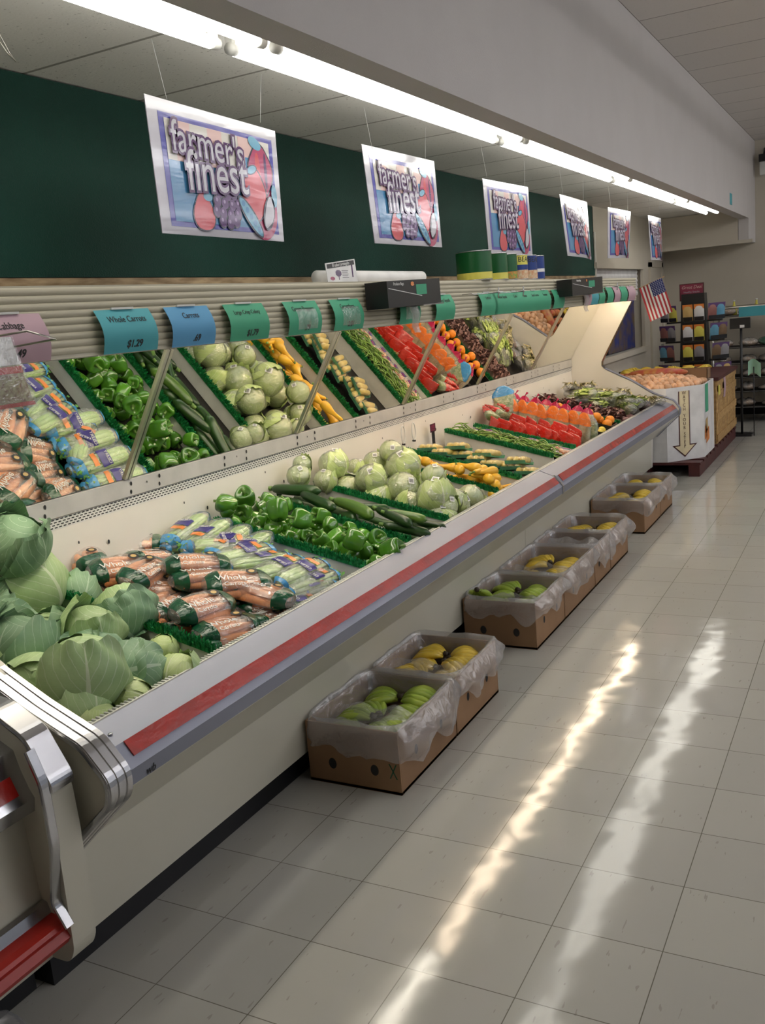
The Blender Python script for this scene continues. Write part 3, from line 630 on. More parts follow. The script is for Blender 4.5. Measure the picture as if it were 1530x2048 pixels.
g.build('grass_strip', 'grass', w, loc=bz)['kind'] = 'stuff'
def fit(px, py, z, rad):
    c = at(px, py, z)
    for _ in range(40):
        if c.x >= -0.62+rad: break
        z += 0.01; c = at(px, py, z)
    return c
# ================================================================== PRODUCE prototypes
def leaf_patch(R, dirv, up, smax, wmax, curl, seed, ruff=0.0, thick=0.0, s0=0.0, nu=12, nv=14, wob=0.0):
    """leaf lying on a sphere of radius R, growing from the pole -up towards dirv"""
    up = Vector(up).normalized(); d = Vector(dirv); d = (d-up*d.dot(up)).normalized(); sd = up.cross(d)
    def fn(u, v):
        uu = (u-0.5)*2; ang = s0+(smax-s0)*v
        w = wmax*math.sin(PI*min(1, 0.12+0.80*v))**0.6
        az = uu*w/max(0.35, math.sin(min(PI-0.3, max(0.3, ang))))
        az = max(-1.7, min(1.7, az))
        edge = max(abs(uu)**4, max(0, (v-0.75)/0.25)**2*1.0)
        r = R*(1+curl*edge)+thick+R*ruff*edge*math.sin(uu*9+v*13+seed)+R*wob*noise3(uu*2, v*4, seed)
        dirn = (d*math.cos(az)+sd*math.sin(az))*math.sin(ang)-up*math.cos(ang)
        return dirn*r
    return fn
def cabbage_proto(i, R, mats, outer=2, film=False, pale=False):
    rn = random.Random(100+i)
    r = thing('cabbage' if not film else 'wrapped_lettuce', '', 'x')
    m = MB(); sq = rn.uniform(0.86, 0.95)
    m.blob(lambda a, p: (R*0.95*math.sin(p)*math.cos(a), R*0.95*math.sin(p)*math.sin(a), R*0.95*sq*math.cos(p)), 20, 12)
    for k in range(6):
        a = k*2*PI/6+rn.random()*0.5
        tilt = Vector((rn.uniform(-.35, .35), rn.uniform(-.35, .35), 1))
        fn = leaf_patch(R*0.965, (math.cos(a), math.sin(a), 0), tilt, rn.uniform(2.0, 2.6), rn.uniform(0.8, 1.15), rn.uniform(0.01, 0.05), rn.random()*9, 0.02, thick=R*0.010*k, wob=0.015)
        m.grid(lambda u, v, fn=fn: tuple(Vector(fn(u, v))*1.0)[:2]+(fn(u, v)[2]*sq,), 12, 14, 0, True, True)
    m.build('head', mats[0], r)
    for k in range(outer):
        a = rn.random()*2*PI
        tilt = Vector((rn.uniform(-.5, .5), rn.uniform(-.5, .5), 1))
        fn = leaf_patch(R*1.04, (math.cos(a), math.sin(a), 0), tilt, rn.uniform(2.0, 2.6), rn.uniform(1.1, 1.45), rn.uniform(0.05, 0.22), rn.random()*9, 0.07, thick=R*0.03*k, wob=0.035)
        MB().grid(lambda u, v, fn=fn: tuple(fn(u, v)), 20, 18, 0, True, True).build('outer_leaf', mats[1], r)
    st = MB().tube([(0, 0, -R*sq*0.97), (0, 0, -R*sq*1.05)], [R*0.20, R*0.18], 10)
    st.build('stump', 'beige_veg', r)
    if film:
        def ff(a, p):
            k = 1.05+0.035*noise3(math.cos(a)*3, math.sin(a)*3, p*3, i)
            return (R*k*math.sin(p)*math.cos(a), R*k*math.sin(p)*math.sin(a), R*sq*k*math.cos(p))
        MB().blob(ff, 28, 18).build('film_wrap', 'film_tight', r)
        c = Vector((0.35, -0.55, 0.75)).normalized()*R*1.1
        fm = frame_mat(c, Vector((1, 0.6, 0)), c.cross(Vector((1, .6, 0))))
        lb = MB(); lb.add([fm @ Vector(p) for p in ((-.014, -.016, 0), (.014, -.016, 0), (.014, .016, 0), (-.014, .016, 0))], [(0, 1, 2, 3)])
        lo = lb.build('price_sticker', 'print_white', r)
        lb = MB()
        for q in range(7): lb.add([fm @ Vector(p) for p in ((-.010+q*.003, -.010, .0006), (-.0085+q*.003, -.010, .0006), (-.0085+q*.003, .008, .0006), (-.010+q*.003, .008, .0006))], [(0, 1, 2, 3)])
        lb.build('barcode', 'print_black', lo)
    return r
CG = 'green cabbages in the front bin'
cabs = [  # px, py, z, r_px, kind, roll, phrase
 (28, 1085, 0.955, 66, 1, 'big dark green cabbage at the back of the heap, against the picture edge'),
 (64, 1172, 0.90, 62, 0, 'pale cabbage with a brown spot, below the big dark one'),
 (148, 1192, 0.84, 46, 1, 'dark cabbage half hidden behind its neighbours beside the carrot bags'),
 (242, 1222, 0.83, 60, 1, 'dark green cabbage with loose leaves beside the carrot bags'),
 (38, 1292, 0.84, 72, 1, 'blue-green cabbage with a loose top leaf at the left picture edge'),
 (180, 1262, 0.83, 60, 0, 'cabbage with one pale folded leaf in the middle of the heap'),
 (163, 1345, 0.80, 88, 0, 'largest green cabbage, in front of the heap with its stump up'),
 (284, 1338, 0.715, 40, 0, 'small cabbage wedged behind the largest one beside the pale head'),
 (262, 1400, 0.70, 44, 2, 'yellow-green cabbage leaning on the air grille'),
 (357, 1350, 0.70, 50, 2, 'torn pale cabbage beside the white divider'),
 (190, 1445, 0.685, 50, 2, 'pale round cabbage at the front corner of the bin'),
 (108, 1428, 0.69, 44, 0, 'shaded cabbage under the largest one beside the chrome bumper'),
 (327, 1300, 0.72, 34, 2, 'small pale cabbage under a dark leaf beside the divider'),
 (95, 1248, 0.80, 34, 2, 'small yellow-green cabbage wedged in the middle of the heap'),
 (20, 1185, 0.80, 40, 1, 'dark cabbage mostly hidden at the left picture edge')]
RB = 0.085
protos_c = {0: [cabbage_proto(0, RB, ('cabbage', 'cabbage'), 1), cabbage_proto(1, RB, ('cabbage', 'cabbage'), 2)],
            1: [cabbage_proto(2, RB, ('cabbage_outer', 'cabbage_outer'), 3), cabbage_proto(3, RB, ('cabbage', 'cabbage_outer'), 3)],
            2: [cabbage_proto(4, RB, ('cabbage_pale', 'cabbage_pale'), 1), cabbage_proto(5, RB, ('cabbage_pale', 'cabbage'), 1)]}
usedp = set()
def put(p, label, cat, loc, rot, group, scale=1.0):
    if p.name in usedp: o = copy_tree(p)
    else: usedp.add(p.name); o = p
    o.location = loc; o.rotation_euler = rot; o.scale = (scale,)*3
    return tag(o, label, cat, group)
for i, (px, py, z, rp, k, ph) in enumerate(cabs):
    rad = rp*2.4/CF; c = fit(px, py, z, rad); rad = rp*(c-CAMP).length/CF*0.93
    put(protos_c[k][i % 2], ph, 'cabbage', c, (random.uniform(-.7, .7), random.uniform(-.7, .7), random.uniform(0, 6)), CG, rad/RB)
FIL = 'lower-layer'
for i in range(8):
    x = 0.05-(i//2)*0.17; y = 0.12+0.22*(i % 2)
    put(protos_c[i % 2][i % 2], f'lower cabbage under the heap, {"near" if i%2==0 else "carrot"} side, {ORD[i//2]} from the rail', 'cabbage', (x, y, zdeck(x)+0.085), (i, i*2, i*3), CG, 0.98)
# ---- wrapped lettuce
lets = [(470, 225, .99, 52), (452, 285, .93, 66), (630, 225, .97, 84), (590, 310, .88, 66), (712, 322, .86, 62), (820, 300, .90, 88), (842, 215, .93, 64), (925, 160, .99, 66), (985, 235, .93, 98), (985, 345, .84, 90), (1140, 285, .88, 68), (1148, 388, .81, 104), (880, 400, .78, 60), (1005, 440, .74, 50), (1212, 492, .71, 72), (1292, 440, .76, 72), (1365, 415, .76, 70), (745, 240, .91, 50)]
LG = 'film-wrapped iceberg lettuces'
pl = [cabbage_proto(10+k, 0.075, ('lettuce', 'lettuce'), 1, film=True) for k in range(3)]
P3 = []
for px, py, z, rp in lets:
    X_, Y_ = 420+px*.3922, 840+py*.3922
    c = fit(X_, Y_, z, 0.07); c.x = min(c.x, 0.085); P3.append((c, rp*.3922*(c-CAMP).length/CF*0.95))
lab = row_labels([p[0] for p in P3], 5, 'film-wrapped pale green lettuce', 'zucchini side')
for i, (c, rad) in enumerate(P3):
    put(pl[i % 3], lab[i], 'lettuce', c, (random.uniform(-.4, .4), random.uniform(-.4, .4), random.uniform(-.5, .5)), LG, rad/0.078)
for i in range(12):
    x = 0.06-(i//3)*0.175; y = 2.56+0.20*(i % 3)
    put(pl[i % 3], f'lower-layer wrapped lettuce, {["zucchini", "middle", "squash"][i%3]} side, {ORD[i//3]} from the rail', 'lettuce', (x, y, zdeck(x)+0.075), (0.3*i, 0.2, i), LG, 0.98)
# ---- bell peppers
def pepper_proto(i, R=0.040):
    rn = random.Random(200+i); nl = rn.choice([3, 4, 4]); ph = rn.random()*6; tall = rn.uniform(0.95, 1.25); bx = rn.uniform(-.2, .2)
    def fn(a, p):
        s = math.sin(p); lob = 1+0.13*math.cos(nl*a+ph)*(0.55+0.45*math.cos(p)**2)+0.04*noise3(math.cos(a)*2, math.sin(a)*2, p*2, i)
        r = R*lob*(s**0.62)*(1-0.14*(1-math.cos(p))*0.5)
        z = R*tall*(math.cos(p)*(1-0.30*max(0, math.cos(p))**6*1.6) - 0.0)
        if p < 0.5: z -= R*0.15*(1-p/0.5)**1.5
        if p > PI-0.6: z += R*0.22*(1-(PI-p)/0.6)*(1+0.6*math.cos(nl*a+ph))
        return (r*math.cos(a)+bx*R*math.cos(p)*0.3, r*math.sin(a), z)
    r = thing('bell_pepper', '', 'x')
    MB().blob(fn, 28, 16).build('fruit', 'pepper', r)
    zt = R*tall*0.46
    MB().tube([(0, 0, zt-0.004), (0.001, 0, zt+0.010), (0.006*bx*5, 0.002, zt+0.026)], [0.010, 0.0045, 0.006], 8).build('stem', 'stem', r)
    return r
pp = [pepper_proto(k) for k in range(5)]
peps = [(75, 430, .90, 56), (180, 392, .94, 62), (168, 475, .88, 58), (240, 515, .84, 56), (345, 455, .91, 74), (350, 545, .82, 52), (460, 508, .88, 64), (385, 432, .89, 44), (292, 410, .91, 44), (562, 490, .84, 52), (535, 535, .80, 34), (610, 535, .82, 44), (490, 600, .77, 46), (568, 610, .78, 50), (642, 598, .78, 46), (655, 672, .72, 46), (735, 612, .80, 66), (712, 556, .80, 40), (850, 600, .76, 50), (932, 660, .735, 64), (862, 742, .69, 56), (788, 668, .73, 56), (262, 452, .86, 44), (425, 560, .80, 40), (700, 660, .73, 50), (40, 480, .83, 40), (600, 660, .72, 40), (780, 590, .75, 40), (520, 640, .72, 42), (860, 670, .71, 48), (120, 520, .80, 38), (310, 580, .76, 40), (430, 610, .74, 40)]
P3 = []
for px, py, z, rp in peps:
    c = fit(420+px*.3922, 840+py*.3922, z, 0.045); c.y = min(max(c.y, 1.66), 1.99) if c.y > 1.99 else max(c.y, 1.655); P3.append((c, rp*.3922*(c-CAMP).length/CF))
lab = row_labels([p[0] for p in P3], 6, 'glossy green bell pepper', 'celery side')
for i, (c, rad) in enumerate(P3):
    put(pp[i % 5], lab[i], 'bell pepper', c, (random.uniform(-1.3, 1.3), random.uniform(-1.3, 1.3), random.uniform(0, 6)), 'green bell peppers', min(1.25, max(0.85, rad/0.042)))
for i in range(28):
    x = 0.11-(i//4)*0.105; y = 1.665+0.10*(i % 4)+0.01*math.sin(i)
    put(pp[i % 5], f'lower-layer green bell pepper, {["first", "second", "third", "fourth"][i%4]} file from the celery, {ORD[i//4]} from the rail', 'bell pepper', (x, y, zdeck(x)+0.048), (1.2*math.sin(i*2), 1.2*math.cos(i*3), i), 'green bell peppers', 1.05)
# ---- zucchini
def zuke_proto(i, L=0.19):
    rn = random.Random(300+i); bend = rn.uniform(-0.018, 0.018); r = thing('zucchini', '', 'x')
    pts = []; rad = []
    for k in range(13):
        t = k/12; x = (t-0.5)*L; pts.append((x, bend*math.sin(PI*t), 0.0))
        rad.append(0.021*(max(0.02, 1-abs(2*t-1)**5))**0.5*(0.80+0.25*t))
    MB().tube(pts, rad, 12).build('fruit', 'zucchini_light' if i == 2 else 'zucchini', r)
    MB().tube([(-L/2+0.004, 0, 0), (-L/2-0.014, 0.001, 0.001)], [0.009, 0.007], 6).build('stem', 'stem', r)
    return r
zp = [zuke_proto(k) for k in range(3)]
zk = [(215, 362, 365, 375, .90, .90), (285, 348, 592, 365, .94, .92), (335, 395, 478, 432, .90, .87), (440, 378, 620, 462, .92, .86), (555, 393, 870, 528, .90, .81), (745, 440, 908, 448, .86, .84), (820, 462, 1010, 548, .85, .79), (888, 470, 1106, 512, .84, .80), (842, 552, 1092, 600, .79, .735), (590, 440, 780, 520, .82, .80), (1010, 520, 1180, 600, .73, .69), (960, 560, 1130, 640, .70, .68), (660, 500, 860, 570, .78, .75), (420, 420, 560, 470, .84, .82), (1060, 520, 1190, 545, .75, .73), (230, 400, 380, 440, .84, .82), (1050, 570, 1190, 580, .70, .70)]
P3 = []
for x0_, y0_, x1_, y1_, za, zb in zk:
    a = at(420+x0_*.3922, 840+y0_*.3922, za); b = at(420+x1_*.3922, 840+y1_*.3922, zb); P3.append((a, b, (a+b)/2))
lab = row_labels([p[2] for p in P3], 4, 'dark green zucchini', 'pepper side')
for i, (a, b, c) in enumerate(P3):
    d = b-a; L = d.length
    q = d.to_track_quat('X', 'Z').to_euler()
    c.y = min(max(c.y, 2.07), 2.41)
    o = put(zp[2 if i in (4, 7) else i % 2], lab[i], 'zucchini', c, q, 'zucchini', min(1.45, max(0.85, L/0.19)))
for i in range(12):
    x = 0.05-(i//3)*0.20; y = 2.10+0.11*(i % 3)
    put(zp[i % 2], f'lower-layer zucchini, {["pepper", "middle", "lettuce"][i%3]} side, {ORD[i//3]} from the rail', 'zucchini', (x, y, zdeck(x)+0.03), (0, 0.23, 0.15*math.sin(i*2)), 'zucchini', 1.2)
# ---- yellow squash
def squash_proto(i):
    rn = random.Random(400+i); r = thing('yellow_squash', '', 'x'); L = 0.17; pts = []; rad = []
    cr = rn.uniform(0.02, 0.045)
    for k in range(14):
        t = k/13; pts.append(((t-0.5)*L, cr*(1-t)**2, 0.0)); rad.append((0.012+0.020*(1/(1+math.exp(-(t-0.55)*12))))*(max(0.03, 1-max(0, (2*t-1))**4))**0.5*(1 if k else 0.6))
    MB().tube(pts, rad, 12).build('fruit', 'squash', r)
    p = Vector(pts[0]); d = (Vector(pts[0])-Vector(pts[1])).normalized()
    MB().tube([p, p+d*0.015], [0.007, 0.006], 6).build('stem', 'stem', r)
    return r
sp = [squash_proto(k) for k in range(3)]
sq = [(190, 492, 300, 500, .84), (215, 512, 360, 532, .85), (345, 550, 492, 528, .82), (395, 522, 432, 505, .83), (345, 548, 440, 585, .79), (420, 555, 492, 562, .79), (450, 572, 545, 598, .76), (540, 598, 592, 625, .72), (120, 470, 190, 505, .86), (60, 450, 140, 475, .89), (260, 480, 320, 520, .84), (400, 590, 500, 610, .74), (500, 600, 560, 640, .71), (20, 440, 90, 480, .90), (-60, 420, 30, 440, .92), (-10, 450, 60, 470, .90), (300, 540, 380, 560, .78)]
P3 = []
for x0_, y0_, x1_, y1_, z in sq:
    a = at(800+x0_*.3922, 740+y0_*.3922, z+.01); b = at(800+x1_*.3922, 740+y1_*.3922, z-.01); P3.append((a, b, (a+b)/2))
lab = row_labels([p[2] for p in P3], 4, 'yellow crookneck squash', 'lettuce side')
for i, (a, b, c) in enumerate(P3):
    c.y = min(max(c.y, 3.19), 3.47); c.x = min(c.x, 0.075); c.z = max(c.z, zdeck(c.x)+0.04)
    put(sp[i % 3], lab[i], 'squash', c, (b-a).to_track_quat('X', 'Z').to_euler(), 'yellow squash', 1.0)
for i in range(10):
    x = 0.05-(i//2)*0.14; y = 3.24+0.14*(i % 2)
    put(sp[i % 3], f'lower-layer yellow squash, {["lettuce", "corn"][i%2]} side, {ORD[i//2]} from the rail', 'squash', (x, y, zdeck(x)+0.035), (0, 0.23, 0.5*math.sin(i*2)+(PI if i % 2 else 0)), 'yellow squash', 1.1)
# ---- corn trays
def corn_proto():
    r = thing('corn_tray', '', 'x')
    MB().extr([(-0.085, 0.0), (0.085, 0.0), (0.095, 0.02), (0.088, 0.02), (0.080, 0.005), (-0.080, 0.005), (-0.088, 0.02), (-0.095, 0.02)], -0.065, 0.065).build('tray', 'tray', r)
    for k in range(3):
        y = -0.042+k*0.042
        MB().tube([(-0.078, y, 0.027), (-0.06, y, 0.027), (0.05, y, 0.027), (0.075, y, 0.026)], [0.014, 0.020, 0.019, 0.010], 12).build('cob', 'corn', r)
    MB().blob(lambda a, p: (0.1*(abs(math.cos(a))**0.4*math.copysign(1, math.cos(a)))*abs(math.sin(p))**0.6, 0.07*(abs(math.sin(a))**0.4*math.copysign(1, math.sin(a)))*abs(math.sin(p))**0.6, 0.022+0.030*math.cos(p)), 24, 12).build('film_wrap', 'corn_film', r)
    return r
cp = corn_proto()
P3 = [Vector((0.10-0.108*k, 3.80+0.03*math.sin(k*2.1), 0)) for k in range(7)]+[Vector((0.03-0.20*k, 3.83, 1)) for k in range(3)]
for i, c in enumerate(P3):
    up = c.z; c.z = zdeck(c.x)+0.05+(0.045 if up else 0)
    put(cp, ('second-layer ' if up else '')+f'film-wrapped tray of corn cobs, {ORD[i] if not up else ORD[i-7]} from the rail', 'corn tray', c, Matrix.Rotation(math.atan(0.235), 3, 'Y').to_4x4().to_euler() if False else (math.atan(0.235)*0, math.atan(0.235), PI/2+0.15*math.sin(i*2.2)), 'wrapped corn trays')
# ================================================================== BAGGED CARROTS
def pillow(L, Wd, H, seed, e=3.0, wr=0.06):
    """pillow bag lying along X: fn for MB.blob, tied flat at both ends"""
    def fn(a, p):
        x = -math.cos(p)*L/2; t = abs(x)/(L/2)
        k = (1-t**e)**0.5 if t < 1 else 0
        c, s_ = math.cos(a), math.sin(a)
        y = Wd/2*math.copysign(abs(c)**0.75, c)*max(0.30*(1 if t < 0.98 else 0.6), k) if 0.001 < p < PI-0.001 else 0
        z = H/2*math.copysign(abs(s_)**0.8, s_)*k
        w = 1+wr*noise3(x*38, y*45, a*2.5, seed)
        return (x, y*w, z*w)
    return fn
def carrot_bag_proto(i):
    rn = random.Random(500+i); r = thing('carrot_bag', '', 'x'); L, Wd, H = 0.235, 0.125, 0.062
    for k in range(8):
        lay = k // 5; y = (-0.046+(k % 5)*0.023) if lay == 0 else (-0.034+(k % 3)*0.034)
        z = -0.012 if lay == 0 else 0.012
        x0 = -0.082+rn.uniform(0, 0.012); x1 = 0.082-rn.uniform(0, 0.012); fl = rn.choice([1, -1])
        MB().tube([(x0*fl, y, z), (x0*fl*0.9, y, z), (0, y+rn.uniform(-.003, .003), z+0.002), (x1*fl, y+rn.uniform(-.004, .004), z)], [0.008, 0.0145, 0.0135, 0.006], 9).build('carrot', 'carrot', r)
    b = MB().blob(pillow(L, Wd, H+0.008, i), 28, 22).build('plastic_bag', 'film', r)
    # green printed bands at both ends
    for sgn in (-1, 1):
        m = MB(); fn = pillow(L*1.0, Wd*1.03, (H+0.010)*1.03, i)
        ps = (0.45, 0.72, 1.02) if sgn < 0 else (PI-0.98, PI-0.70, PI-0.45)
        m.grid(lambda u, v, ps=ps, fn=fn: fn(2*PI*u, ps[0]+(ps[2]-ps[0])*v), 26, 5)
        m.build('green_band', 'bag_green', r)
    text_obj('bag_lettering', 'Whole', 0.040, 'print_white', r, frame_mat((-0.030, -0.022, H/2+0.0065), (1, 0, 0), (0, 1, 0)), ext=0.0006, sx=0.9)
    text_obj('bag_lettering', 'Carrots', 0.022, 'print_white', r, frame_mat((-0.020, -0.046, H/2-0.002), (1, 0, 0), (0, 1, 0.35)), ext=0.0006)
    e = MB(); e.add([(0.045+0.019*math.cos(2*PI*k/20), 0.012+0.017*math.sin(2*PI*k/20), H/2+0.0075) for k in range(20)], [tuple(range(20))])
    eo = e.build('emblem', 'print_black', r)
    MB().add([(0.045+0.010*math.cos(2*PI*k/20), 0.012+0.009*math.sin(2*PI*k/20), H/2+0.0082) for k in range(20)], [tuple(range(20))]).build('emblem_centre', 'gold_print', eo)
    return r
cb = [carrot_bag_proto(k) for k in range(3)]
# px, py in the 0..620 x 1000..1520 crop (scale .4052); ends of each bag, heights
cbags = [(300, 240, 520, 300, .93, 'topmost carrot bag with its round emblem up, beside the big cabbage'),
 (230, 215, 340, 205, .93, 'carrot bag end showing above the dark cabbage'),
 (440, 200, 640, 130, .93, 'carrot bag at the back edge below the slotted strip'),
 (560, 215, 760, 190, .90, 'carrot bag lying beside the uppermost celery'),
 (420, 370, 760, 290, .89, 'long carrot bag across the middle of the pile'),
 (610, 400, 800, 300, .88, 'carrot bag with a dark brown emblem in the middle of the pile'),
 (660, 440, 860, 410, .82, 'carrot bag poking out between cabbage leaf and pile'),
 (850, 330, 1090, 290, .88, 'carrot bag with white lettering next to the celery rows'),
 (880, 400, 1120, 350, .84, 'pale carrot bag under the lettered one next to the celery'),
 (1060, 420, 1280, 380, .82, 'carrot bag with a green end towards the celery labels'),
 (1150, 440, 1450, 460, .78, 'carrot bag with a barcode label near the rail'),
 (880, 560, 1110, 480, .80, 'carrot bag with a large green end above the divider'),
 (760, 540, 900, 470, .78, 'carrot bag in the shade behind the green-ended one'),
 (1060, 690, 1370, 580, .735, 'frontmost carrot bag with white Whole lettering on the rail edge'),
 (1000, 640, 1180, 540, .72, 'carrot bag underneath the frontmost one'),
 (1380, 560, 1500, 590, .70, 'clear carrot bag tucked against the rail'),
 (520, 330, 700, 240, .86, 'carrot bag buried under the emblem bag'),
 (1240, 540, 1440, 520, .71, 'carrot bag under the barcoded one')]
for i, (x0_, y0_, x1_, y1_, z, ph) in enumerate(cbags):
    a = at(x0_*.4052, 1000+y0_*.4052, z); b = at(x1_*.4052, 1000+y1_*.4052, z); c = (a+b)/2; yaw = math.atan2(b.y-a.y, b.x-a.x)
    c.x = min(c.x, 0.065); c.z = max(zdeck(c.x)+0.036, z-0.01)
    tl = Matrix.Rotation(math.atan(0.235)*0.9, 4, 'Y') @ Matrix.Rotation(yaw, 4, 'Z') @ Matrix.Rotation(random.uniform(-.25, .25), 4, 'X')
    put(cb[i % 3], ph, 'bag of carrots', c, tl.to_euler(), 'bags of whole carrots', 1.12)
for i in range(10):
    x = 0.06-(i//2)*0.145; y = 0.74+0.24*(i % 2)
    put(cb[i % 3], f'lower-layer carrot bag, {["cabbage", "celery"][i%2]} side, {ORD[i//2]} from the rail', 'bag of carrots', (x, y, zdeck(x)+0.036), (0, 0.2, PI/2+0.3*math.sin(i*2)), 'bags of whole carrots', 1.0)
# ================================================================== BAGGED CELERY
def celery_proto(i):
    rn = random.Random(600+i); r = thing('celery_bag', '', 'x')
    for k in range(9):
        a = k*2*PI/9; yy = 0.026*math.cos(a); zz = 0.020*math.sin(a)
        MB().tube([(-0.125, yy*0.8, zz*0.8), (-0.10, yy, zz), (0.05, yy*1.15, zz*1.1), (0.13, yy*1.5, zz*1.1+0.004)], [0.009, 0.014, 0.012, 0.007], 7, scale2=0.7).build('stalk', 'celery', r)
    lf = MB()
    for k in range(60):
        x = rn.uniform(0.09, 0.155); y = rn.uniform(-.042, .042); z = rn.uniform(-.022, .028); w = rn.uniform(0.005, 0.011); a = rn.random()*6; b = rn.random()*3
        u = Vector((math.cos(a), math.sin(a), math.sin(b)*.6))*w; v = Vector((-math.sin(a), math.cos(a), math.cos(b)*.6))*w
        p = Vector((x, y, z)); lf.add([p-u, p-v*.6, p+u, p+v*.6], [(0, 1, 2, 3)])
    lf.build('leaves', 'celery_leaf', r)['kind'] = 'stuff'
    fn = pillow(0.315, 0.115, 0.078, i+20, 3.5)
    MB().blob(fn, 26, 22).build('plastic_bag', 'film', r)
    f2 = pillow(0.315, 0.119, 0.081, i+20, 3.5)
    for ps in ((PI-0.80, PI-0.30), (0.25, 0.50)):
        MB().grid(lambda u, v, ps=ps: f2(2*PI*u, ps[0]+(ps[1]-ps[0])*v), 26, 5).build('blue_band', 'bag_blue', r)
    f3 = pillow(0.315, 0.121, 0.083, i+20, 3.5)
    lb = MB().grid(lambda u, v: f3(0.9+1.2*u, 1.45+0.34*v), 8, 4).build('purple_label', 'purple_print', r)
    MB().grid(lambda u, v: tuple(Vector(f3(0.95+0.9*u, 1.86+0.16*v))*1.01), 6, 3).build('orange_label', 'orange_print', r)
    text_obj('label_lettering', 'CELERY', 0.019, 'print_white', lb, frame_mat((-0.006, 0.0, 0.0435), (0, 1, 0), (-1, 0, 0)), ext=0.0005)
    return r
ce = [celery_proto(k) for k in range(3)]
cel = [(720, 100, 1050, 40, .94, 'uppermost celery bag at the back, its blue CELERY label facing out'),
 (900, 170, 1040, 110, .90, 'celery bag directly under the uppermost one'),
 (930, 240, 1280, 180, .87, 'clear celery bag beside the third carrot bag'),
 (1100, 290, 1300, 230, .85, 'celery bag with an orange and purple label'),
 (1180, 320, 1380, 270, .82, 'celery bag with its blue end against the divider'),
 (1270, 370, 1480, 290, .80, 'celery bag with purple lettering near the middle'),
 (1380, 400, 1600, 300, .785, 'bright green celery bag with a wide blue end'),
 (1450, 440, 1660, 350, .75, 'celery bag behind the frontmost one'),
 (1560, 500, 1820, 400, .725, 'frontmost celery bag resting against the rail'),
 (1500, 540, 1640, 490, .70, 'celery bag half under the clear carrot bag')]
for i, (x0_, y0_, x1_, y1_, z, ph) in enumerate(cel):
    a = at(x0_*.4052, 1000+y0_*.4052, z); b = at(x1_*.4052, 1000+y1_*.4052, z); c = (a+b)/2; yaw = math.atan2(b.y-a.y, b.x-a.x)
    c.y = min(c.y, 1.52-abs(math.sin(yaw))*0.10); c.x = min(c.x, 0.085); c.z = max(zdeck(c.x)+0.042, z-0.015)
    tl = Matrix.Rotation(math.atan(0.235), 4, 'Y') @ Matrix.Rotation(yaw, 4, 'Z') @ Matrix.Rotation(random.uniform(-.2, .2), 4, 'X')
    put(ce[i % 3], ph, 'bag of celery', c, tl.to_euler(), 'bags of celery', 1.0)
for i in range(6):
    x = -0.02-i*0.105; y = 1.13+0.02*math.sin(i)
    put(cb[i % 3], f'upper-layer carrot bag at the border to the celery, {ORD[i]} from the rail', 'bag of carrots', (x, y, zdeck(x)+0.045+0.02*(i % 2)), (0, 0.2, PI/2+0.3*math.sin(i*2.4)), 'bags of whole carrots', 1.05)
for i in range(7):
    x = 0.08-i*0.105; y = 1.36
    put(ce[i % 3], f'lower-layer celery bag, {ORD[i]} from the rail', 'bag of celery', (x, y, zdeck(x)+0.045), (0, 0.2, PI/2+0.15*math.sin(i*2)), 'bags of celery', 1.0)
for i in range(4):
    x = -0.25-i*0.105; y = 1.37
    put(ce[i % 3], f'upper-layer celery bag toward the back panel, {ORD[i]} of four', 'bag of celery', (x, y, zdeck(x)+0.115), (0, 0.2, -PI/2+0.15*math.sin(i*3)), 'bags of celery', 1.0)
# ================================================================== GREEN BEANS (each one its own thing)
def bean_proto(i):
    rn = random.Random(700+i); L = 0.115; b = rn.uniform(0.006, 0.028)
    pts = [((t/7-0.5)*L, b*math.sin(PI*t/7), 0.004*math.sin(t)) for t in range(8)]
    o = MB().tube(pts, [0.0014, 0.0040, 0.0046, 0.0047, 0.0046, 0.0044, 0.0036, 0.0012], 6).build('green_bean', 'bean'); return o
bn = [bean_proto(k) for k in range(4)]; rn = random.Random(77)
pan = thing('black_bean_pan', 'low black pan holding the loose green beans', 'pan', (-0.2, 4.27, 0.72))
pm = MB(); X0, X1, Y0, Y1 = 0.145, -0.58, 4.165, 4.42
bo = Vector((0.2, -4.27, -0.72))
for (xa, ya), (xb, yb) in (((X0, Y0), (X1, Y0)), ((X1, Y0), (X1, Y1)), ((X1, Y1), (X0, Y1)), ((X0, Y1), (X0, Y0))):
    pm.quadbox([(xa, ya, zdeck(xa)+0.004), (xb, yb, zdeck(xb)+0.004), (xb, yb, zdeck(xb)+0.075), (xa, ya, zdeck(xa)+0.075)], (0.003, 0.003, 0))
pm.build('rim', 'black', pan, loc=bo)
MB().quadbox([(X0, Y0, zdeck(X0)+0.004), (X1, Y0, zdeck(X1)+0.004), (X1, Y1, zdeck(X1)+0.004), (X0, Y1, zdeck(X0)+0.004)], (0, 0, 0.03)).build('base', 'black', pan, loc=bo)
for i in range(270):
    x = rn.uniform(-0.56, 0.12); y = rn.uniform(4.19, 4.40); lay = rn.random(); hump = 0.035*math.sin(PI*(y-4.17)/0.25)
    z = zdeck(x)+0.085+lay*(0.040+hump)
    o = bn[i] if i < 4 else bn[i % 4].copy()
    if i >= 4: COL.objects.link(o)
    o.location = (x, y, z); o.rotation_euler = (rn.uniform(-.6, .6), rn.uniform(-.35, .35)+0.23, rn.uniform(-.9, .9)+(PI/2 if rn.random() < .35 else 0))
    tag(o, 'loose green bean in the heap between the white panel and the snack carrot packs', 'green bean', 'loose green beans')
